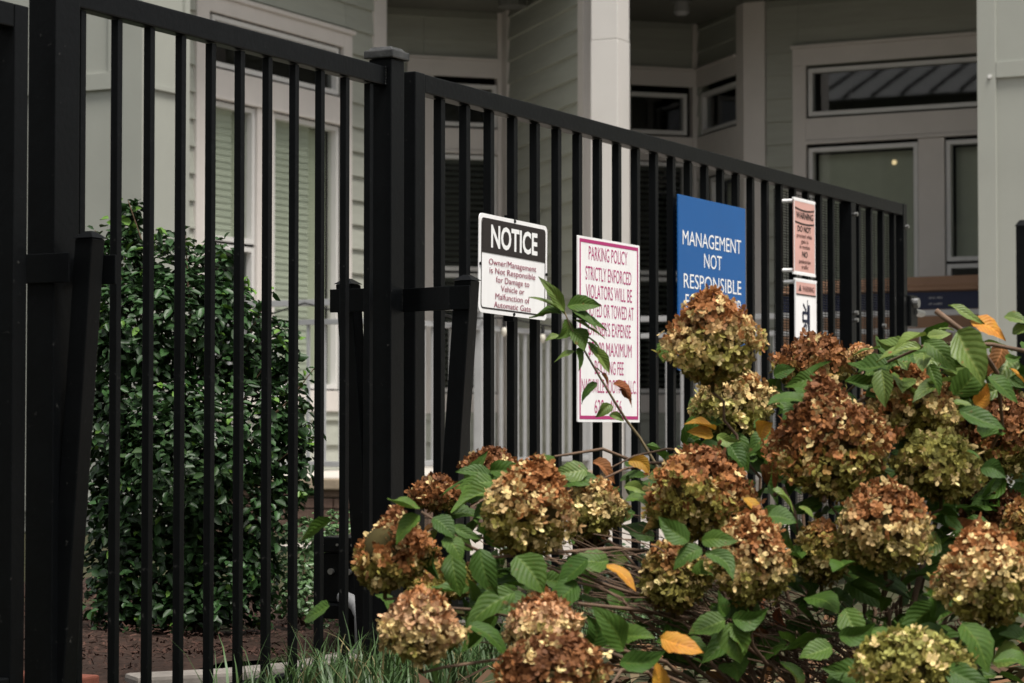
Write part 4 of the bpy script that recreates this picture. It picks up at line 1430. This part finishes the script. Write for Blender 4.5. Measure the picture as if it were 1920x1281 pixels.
it = []
for k in range(760):
    (b, R, Hh, cx) = random.choice(HB)
    if cx in (722, 790, 1336, 818, 1016, 1032, 1528, 922, 1612) or (1000 < cx < 1330 and random.random() < .6):
        continue
    p = b + FH * random.uniform(.02, .30) + Vector((random.gauss(0, .09), random.gauss(0, .09), random.gauss(-.0, .06)))
    if p.z < .12:
        p.z = random.uniform(.1, .3)
    d_ = Vector((random.gauss(0, 1), random.gauss(0, 1), random.gauss(-.3, .4))).normalized()
    it.append((p, p + d_ * random.uniform(.06, .105), random.uniform(1, 1.3)))
for (x0, x1, y0, y1, d0, d1, nn) in ((1640, 1920, 650, 740, 4.75, 5.05, 60), (880, 1010, 875, 940, 4.75, 5.0, 14), (1150, 1290, 880, 940, 4.8, 5.0, 16), (1300, 1430, 800, 880, 4.8, 5.05, 18), (1440, 1560, 690, 760, 4.9, 5.1, 12), (1760, 1920, 840, 1000, 4.8, 5.1, 26)):
    for k in range(nn):
        p = at(random.uniform(x0, x1), random.uniform(y0, y1), random.uniform(d0, d1))
        d_ = Vector((random.gauss(0, 1), random.gauss(0, 1), random.gauss(-.25, .35))).normalized()
        it.append((p, p + d_ * random.uniform(.06, .1), random.uniform(.95, 1.25)))
joined_leaves(it, 'leaf')
it = []
for k in range(34):
    p = at(random.uniform(1650, 1915), random.uniform(640, 735), random.uniform(4.6, 4.9))
    d_ = Vector((random.gauss(0, 1), random.gauss(0, 1), random.gauss(-.2, .25))).normalized()
    it.append((p, p + d_ * random.uniform(.06, .095), random.uniform(.9, 1.2)))
joined_leaves(it, 'leaf_pale')
# dried leaves in the shade of the bush
for k in range(24):
    p = at(random.uniform(1330, 1880), random.uniform(1090, 1270), random.uniform(4.5, 5.2))
    if p.z < .02:
        p.z = .02
    d_ = Vector((random.gauss(0, 1), random.gauss(0, 1), random.gauss(-.6, .6))).normalized()
    place_leaf(p, p + d_ * random.uniform(.04, .075), random.choice(['leaf_dry', 'leaf_dry', 'leaf']), 1.0, up=(random.gauss(0, 1), random.gauss(0, 1), .5))
# stems that show as lines in the photograph
for pl, rr in (([(1430, 1215, 4.7), (1290, 1160, 4.6), (1180, 1142, 4.5), (1085, 1132, 4.45)], .0055), ([(1430, 1200, 4.75), (1240, 1130, 4.6), (1140, 1098, 4.5), (1085, 1075, 4.5)], .0045),
               ([(1225, 1035, 4.7), (1150, 1028, 4.6), (1060, 1035, 4.5), (925, 1045, 4.4), (870, 1020, 4.35), (830, 985, 4.3), (790, 960, 4.28)], .004),
               ([(1200, 870, 5.0), (1130, 842, 4.95), (1080, 850, 4.9), (1040, 856, 4.85)], .004), ([(1300, 870, 4.9), (1220, 868, 4.8), (1170, 880, 4.75), (1115, 905, 4.7)], .0035),
               ([(1330, 850, 4.9), (1250, 842, 4.9), (1190, 855, 4.9), (1140, 880, 4.85)], .003), ([(1640, 735, 4.8), (1600, 760, 4.75), (1580, 790, 4.7)], .0065),
               ([(1545, 940, 4.55), (1560, 860, 4.7), (1585, 800, 4.8)], .005), ([(1930, 660, 4.7), (1860, 646, 4.6), (1790, 644, 4.6), (1730, 650, 4.65), (1640, 690, 4.8), (1560, 760, 4.9)], .0045),
               ([(1755, 583, 4.5), (1790, 610, 4.48), (1830, 640, 4.5), (1870, 700, 4.6), (1880, 800, 4.8), (1800, 950, 4.9)], .006),
               ([(920, 930, 4.55), (880, 950, 4.5), (940, 920, 4.6), (1000, 900, 4.7)], .003), ([(1450, 930, 4.6), (1470, 915, 4.6), (1490, 960, 4.55), (1500, 1020, 4.6)], .0045),
               ([(1700, 1180, 4.6), (1730, 1060, 4.7), (1760, 960, 4.85), (1780, 880, 4.9)], .007), ([(1940, 1150, 4.4), (1890, 1200, 4.4), (1870, 1240, 4.4)], .003)):
    MB().tube([at(*p) for p in pl], [rr * (1 - .4 * i / (len(pl) - 1)) for i in range(len(pl))], 6).build('stem', 'twig', HY, smooth=True)
# the fan of thin bare twigs
mb = MB()
for k in range(280):
    r = random.choice(ROOTS)
    if random.random() < .55:
        e = at(random.uniform(880, 1280), random.uniform(960, 1230), random.uniform(4.4, 5.0))
    else:
        e = at(random.uniform(1250, 1900), random.uniform(1000, 1260), random.uniform(4.4, 5.2))
    st = r.lerp(e, random.uniform(.0, .4))
    st.z = max(st.z, 0.0) + random.uniform(.02, .2)
    m_ = st.lerp(e, .5) + Vector((random.gauss(0, .03), random.gauss(0, .03), random.uniform(-.01, .09)))
    r0 = random.uniform(.0008, .0024)
    P = bez(st, m_, e, 9, .006)
    mb.tube(P, [r0 * (1 - .55 * i / 9) for i in range(10)], 5, cap=False)
stuff(mb.build('twigs', 'twig', HY, smooth=True, fix=False))

# the long leafy shoot in front of the signs
SH = [(1228, 868, 5.05), (1199, 820, 5.05), (1175, 789, 5.04), (1151, 751, 5.03), (1124, 706, 5.02), (1096, 658, 5.0), (1072, 617, 5.0), (1058, 584, 5.0)]
root = ROOTS[3]
MB().tube([root, root.lerp(at(1290, 980, 5.0), .6) + Vector((0, 0, .05)), at(1265, 930, 5.04)] + [at(*p) for p in SH], [.006, .005, .004] + [.0034 - .00025 * i for i in range(8)], 6).build('stem', 'shoot', HY, smooth=True)
SHL = [((1059, 585), (1014, 521), .55, 'leaf_pale'), ((1060, 590), (1009, 541), .6, 'leaf_pale'), ((1054, 588), (991, 589), .9, 'leaf'), ((1063, 574), (1126, 570), .8, 'leaf'),
       ((1066, 578), (1122, 606), .6, 'leaf'), ((1074, 592), (1141, 612), .42, 'leaf'), ((1076, 600), (1136, 626), .3, 'leaf_pale'), ((1064, 598), (1044, 636), 1.15, 'leaf'), ((1072, 618), (1099, 658), 1.25, 'leaf'),
       ((1048, 628), (1023, 637), .9, 'leaf_pale'), ((1078, 659), (1037, 667), .7, 'leaf_pale'), ((1084, 652), (1097, 688), .75, 'leaf'), ((1092, 626), (1130, 648), .4, 'leaf_pale'), ((1100, 640), (1136, 676), .5, 'leaf'),
       ((1106, 650), (1142, 702), .55, 'leaf_pale'), ((1120, 718), (1082, 746), 1.0, 'leaf'), ((1146, 758), (1128, 784), 1.2, 'leaf_pale'), ((1142, 778), (1170, 790), .9, 'leaf_pale'),
       ((1150, 720), (1196, 742), 1.0, 'leaf_dry'), ((1160, 730), (1186, 748), 1.2, 'leaf_dry'), ((1128, 702), (1147, 714), .9, 'leaf_dry'), ((1116, 690), (1134, 700), .9, 'leaf_pale')]
for (b, t, wide, mk) in SHL:
    L = math.hypot(b[0] - t[0], b[1] - t[1]) * 5 / FPX
    place_leaf(at(*b, 5.0), at(*t, 5.0 - random.uniform(.0, .5) * L), mk, wide)


def leaf_cloud(P, Nn, L, wid, cols, curl=.12):
    """simple folded leaves: 2 quads each"""
    n = len(P)
    a = rng.normal(0, 1, (n, 3))
    Yv = np.cross(Nn, a)
    Yv /= np.linalg.norm(Yv, axis=1)[:, None]
    X = np.cross(Yv, Nn)
    L = L[:, None]
    w = wid[:, None] * L
    v = [P, P + Yv * L * .35 - X * w + Nn * L * curl, P + Yv * L * .75 - X * w * .8 + Nn * L * curl * .6, P + Yv * L - Nn * L * curl,
         P + Yv * L * .75 + X * w * .8 + Nn * L * curl * .6, P + Yv * L * .35 + X * w + Nn * L * curl]
    V = np.stack(v, 1).reshape(-1, 3)
    b = (np.arange(n) * 6)[:, None]
    F = np.concatenate([b + np.array([[0, 1, 2, 3]]), b + np.array([[0, 3, 4, 5]])])
    return V, F, np.repeat(cols, 6, 0)


# big dark glossy shrub behind the fence
SB = thing('evergreen_shrub', 'tall dark glossy evergreen shrub standing behind the fence pickets', 'shrub', tuple(at(370, 1200, 7.25).xy) + (0,))
BL = [(245, 440, 18, 44, 7.25), (235, 500, 48, 60, 7.2), (310, 510, 62, 76, 7.25), (400, 520, 48, 70, 7.3), (260, 620, 92, 110, 7.1), (420, 640, 84, 110, 7.25), (340, 600, 100, 90, 7.15), (270, 780, 108, 120, 7.1), (430, 790, 112, 130, 7.2),
      (510, 660, 44, 70, 7.3), (530, 780, 52, 100, 7.3), (530, 870, 54, 90, 7.3), (280, 940, 116, 120, 7.1), (430, 950, 110, 120, 7.2), (270, 1070, 104, 100, 7.1), (400, 1080, 106, 90, 7.15), (470, 1040, 50, 80, 7.2), (350, 860, 120, 120, 7.0), (250, 1140, 84, 56, 7.05), (350, 1150, 90, 50, 7.05), (440, 1140, 70, 56, 7.1),
      (215, 860, 52, 90, 7.15), (200, 600, 40, 70, 7.15), (195, 720, 42, 80, 7.15), (188, 480, 16, 24, 7.15), (220, 1010, 50, 100, 7.15), (250, 405, 14, 30, 7.25)]
Ps, Ns = [], []
for (cx, cy, rx, ry, D) in BL:
    c = np.array(at(cx, cy, D))
    r = np.array([rx, rx, ry]) * D / FPX
    n = int(700 * (rx * ry / 9000) ** .85) + 14
    dd = rng.normal(0, 1, (n, 3))
    dd /= np.linalg.norm(dd, axis=1)[:, None]
    rr = rng.uniform(.40, 1.22, n) ** .5
    Ps.append(c + dd * r * rr[:, None])
    Ns.append(dd)
Ps, Ns = np.concatenate(Ps), np.concatenate(Ns)
# loose sprigs of new growth leaving the outline
SPR = [((250, 440), (240, 376)), ((222, 480), (178, 432)), ((330, 480), (348, 436)), ((395, 500), (418, 458)), ((470, 590), (508, 546)), ((555, 740), (590, 690)), ((565, 850), (594, 800)), ((240, 470), (205, 410)), ((520, 660), (556, 618)), ((300, 470), (288, 425)), ((560, 930), (590, 915)), ((440, 560), (462, 520))]
NSPR = 0
for (p, q) in SPR:
    p, q = np.array(at(*p, 7.2)), np.array(at(*q, 7.15))
    for k in range(13):
        f = k / 12
        Ps = np.concatenate([Ps, (p + (q - p) * f + rng.normal(0, .008, 3))[None]])
        Ns = np.concatenate([Ns, rng.normal(0, 1, (1, 3))])
        NSPR += 1
ok = Ps[:, 2] > .02
Ps, Ns = Ps[ok], Ns[ok]
Nn = Ns * .7 + np.array([0, 0, .75]) + rng.normal(0, .38, Ns.shape)
Nn /= np.linalg.norm(Nn, axis=1)[:, None]
n = len(Ps)
Lf = rng.uniform(.022, .046, n)
dep = (Ps - np.array(CAM)) @ np.array(FH)
order = np.argsort(dep)
near = order[:300]
rest = order[300:]
gcol = np.array([.019, .050, .013]) * rng.uniform(.45, 1.7, (n, 1))
lime = rng.random(n) < .035
lime[-NSPR:] |= rng.random(NSPR) < .35
gcol[lime] = np.array([.10, .20, .03])
V, F_, Cc = leaf_cloud(Ps[rest], Nn[rest], Lf[rest], rng.uniform(.24, .32, len(rest)), gcol[rest])
stuff(link('foliage', np_mesh('foliage', V, F_, Cc, smooth=True), 'glossy_mass', SB))
gl = []
for k in range(5):
    V, F_, _ = leaf_cloud(np.zeros((1, 3)), np.array([[0, 0, 1.0]]), np.array([1.0]), np.array([.22 + .02 * k]), np.zeros((1, 3)), .06 + .03 * k)
    me = np_mesh('leaf', V, F_, smooth=True)
    me.materials.append(M['glossy_leaf'])
    gl.append(me)
for i in near:
    o = bpy.data.objects.new('leaf', gl[i % 5])
    COL.objects.link(o)
    o.parent = SB
    z = Vector(Nn[i])
    q = z.to_track_quat('Z', 'Y') @ Matrix.Rotation(random.uniform(0, 2 * pi), 3, 'Z').to_quaternion()
    s = Lf[i]
    o.matrix_basis = Matrix.Translation(Vector(Ps[i]) - Vector(SB['base'])) @ q.to_matrix().to_4x4() @ Matrix.Diagonal((s, s, s, 1))
bp_ = at(370, 1200, 7.25)
for (px, py) in ((240, 376), (178, 432), (348, 436), (508, 546), (590, 690), (320, 560), (420, 560), (500, 680), (260, 800), (540, 850), (360, 800), (185, 440)):
    e = at(px, py, 7.2)
    MB().tube(bez(Vector((bp_.x + random.uniform(-.05, .05), bp_.y + random.uniform(-.05, .05), -.02)), Vector((bp_.x, bp_.y, e.z * .5)), e, 8, .01), [.011 - .0012 * i for i in range(9)], 6).build('stem', 'twig', SB)


def low_shrub(label, blobs, dens, lsz, cols, group=None):
    c0 = at(*blobs[0][:2], blobs[0][4])
    s = thing('low_shrub', label, 'shrub', (c0.x, c0.y, 0), group)
    Ps, Ns = [], []
    for (cx, cy, rx, ry, D) in blobs:
        c = np.array(at(cx, cy, D))
        r = np.array([rx, rx, ry]) * D / FPX
        n = int(dens * rx * ry / 5000)
        dd = rng.normal(0, 1, (n, 3))
        dd /= np.linalg.norm(dd, axis=1)[:, None]
        Ps.append(c + dd * r * (rng.uniform(.5, 1.1, n) ** .5)[:, None])
        Ns.append(dd)
    P, Nq = np.concatenate(Ps), np.concatenate(Ns)
    ok = P[:, 2] > .01
    P, Nq = P[ok], Nq[ok]
    Nq = Nq * .6 + np.array([0, 0, .7]) + rng.normal(0, .4, Nq.shape)
    Nq /= np.linalg.norm(Nq, axis=1)[:, None]
    n = len(P)
    cc = np.array(cols) * rng.uniform(.6, 1.5, (n, 1))
    V, F_, C_ = leaf_cloud(P, Nq, rng.uniform(lsz * .7, lsz * 1.2, n), rng.uniform(.28, .36, n), cc)
    stuff(link('foliage', np_mesh('foliage', V, F_, C_, smooth=True), 'small_leaf', s))
    for (cx, cy, rx, ry, D) in blobs[:5]:
        e = at(cx, cy, D)
        MB().tube([(c0.x, c0.y, -.02), (c0.x * .5 + e.x * .5, c0.y * .5 + e.y * .5, e.z * .4), tuple(e)], [.008, .006, .003], 5).build('stem', 'twig', s)
    return s


low_shrub('low light green small-leaved shrub between the dark shrub and the gate operator', [(570, 1040, 58, 70, 7.5), (625, 1015, 55, 60, 7.7), (545, 1100, 44, 60, 7.3), (665, 1040, 60, 80, 7.8), (600, 1125, 76, 55, 7.3), (690, 1090, 50, 70, 7.6)], 520, .024, (.075, .14, .05))
low_shrub('dark green shrub seen between gate pickets below the twigs', [(1090, 1120, 70, 70, 9.2), (1180, 1100, 80, 80, 9.4), (1270, 1110, 80, 70, 9.6), (960, 1080, 80, 70, 9.0)], 300, .032, (.035, .07, .03))

# grass tufts along the foot of the fence
n = 3600
gx = rng.uniform(-1.15, 1.6, n)
gy = rng.normal(-.16, .13, n) + .0
sel = rng.random(n) < np.where(gx < -.40, .22, .8)
gx, gy = gx[sel], gy[sel]
n = len(gx)
tuft = rng.integers(0, 70, n)
tx_, ty_ = rng.uniform(-1.1, 1.6, 70), rng.uniform(-.42, .02, 70)
gx = .25 * gx + .75 * (tx_[tuft] + rng.normal(0, .035, n))
gy = .25 * gy + .75 * (ty_[tuft] + rng.normal(0, .035, n))
an = rng.uniform(0, 2 * pi, n)
Lg = rng.uniform(.07, .17, n) * rng.choice([.6, .9, 1.0, 1.25], n)
lean_ = rng.uniform(.15, 1.0, n)
wg = rng.uniform(.0022, .0050, n)
dirv = np.c_[np.cos(an), np.sin(an), np.zeros(n)]
sd_ = np.c_[-np.sin(an), np.cos(an), np.zeros(n)]
segs = []
for t in (0, .35, .7, 1.0):
    c = np.c_[gx, gy, np.full(n, -.02)] + dirv * (Lg * lean_ * t ** 1.8)[:, None] + np.array([0, 0, 1.0]) * (Lg * (t - .42 * lean_ * t ** 2.4))[:, None]
    ww = (wg * (1 - t * .93))[:, None]
    segs += [c - sd_ * ww, c + sd_ * ww]
V = np.stack(segs, 1).reshape(-1, 3)
b = (np.arange(n) * 8)[:, None]
F_ = np.concatenate([b + np.array([[0, 1, 3, 2]]), b + np.array([[2, 3, 5, 4]]), b + np.array([[4, 5, 7, 6]])])
gc = np.array([.045, .085, .026]) * rng.uniform(.6, 1.5, (n, 1))
gc[rng.random(n) < .1] = np.array([.20, .17, .08])
stuff(link('grass', np_mesh('grass', V, F_, np.repeat(gc, 8, 0), smooth=True), 'grass'))
# fallen leaves, stalks and bare straw under the bush
n = 2600
P = np.c_[rng.uniform(-1.8, 1.6, n), rng.uniform(-2.4, -.4, n), rng.uniform(-.025, .03, n)]
an = rng.uniform(0, 2 * pi, n)
L_ = rng.uniform(.012, .05, n)
w_ = np.where(rng.random(n) < .5, .0016, L_ * .35)
dx = np.c_[np.cos(an), np.sin(an), rng.normal(0, .35, n)] * L_[:, None]
dy = np.c_[-np.sin(an), np.cos(an), rng.normal(0, .4, n)] * w_[:, None]
V = np.stack([P - dx - dy, P + dx - dy, P + dx + dy, P - dx + dy], 1).reshape(-1, 3)
pal = np.array([[.10, .055, .03], [.17, .09, .045], [.06, .035, .02], [.22, .17, .10], [.05, .06, .025]])
cc = pal[rng.integers(0, 5, n)] * rng.uniform(.6, 1.3, (n, 1))
stuff(link('leaf_litter', np_mesh('leaf_litter', V, np.arange(4 * n).reshape(-1, 4), np.repeat(cc, 4, 0)), 'litter'))

# unseen wing, added to block the sky left of the gates
NW = thing('sky_blocking_wing', 'unseen sage green wing added left of the gates to block the sky', 'building', (-12, 7, 0))
MB().box(-18, -10.6, -.6, 16, -.02, 6.2).build('wall', 'siding', NW)
mb = MB()
mb.hexa([(-18.5, -1.1, 6.2), (-10.1, -1.1, 6.2), (-10.1, 16.5, 6.2), (-18.5, 16.5, 6.2), (-15, -1.1, 7.6), (-14, -1.1, 7.6), (-14, 16.5, 7.6), (-15, 16.5, 7.6)])
mb.build('roof', 'metal_roof', NW)  # seamed roof shaped for the reflection in the porch windows
for k in range(34):
    y = -.9 + k * .52
    MB().hexa([(-10.12, y, 6.205), (-14.0, y, 7.605), (-14.0, y + .05, 7.605), (-10.12, y + .05, 6.205), (-10.12, y, 6.255), (-14.0, y, 7.655), (-14.0, y + .05, 7.655), (-10.12, y + .05, 6.255)]).build('roof_seam', 'dark_fabric', NW)
for k in range(4):
    for z in (1.0, 3.9):
        w_ = MB().box(-10.62, -10.55, 1.2 + k * 3.4, 2.8 + k * 3.4, z, z + 1.9).build('window', 'trim', NW)
        MB().box(-10.56, -10.53, 1.3 + k * 3.4, 2.7 + k * 3.4, z + .1, z + 1.8).build('pane', 'navy', w_)

# ================================================================== unseen tree belt, added to darken window reflections and block low sky
mb = MB()
for k in range(46):
    a = radians(150 + k * 4.6 + random.uniform(-1.5, 1.5))
    R = random.uniform(30, 42)
    c = Vector((2 + R * cos(a), -2 + R * sin(a), 0))
    hgt = random.uniform(4.5, 7.5)
    for q in range(7):
        mb.ball((c.x + random.gauss(0, 1.6), c.y + random.gauss(0, 1.6), random.uniform(.15, .9) * hgt), random.uniform(1.3, 2.4), 7, 5)
stuff(mb.build('shading_trees', 'tree_mass', fix=False))
for o in bpy.data.objects:
    if 'base' in o:
        del o['base']
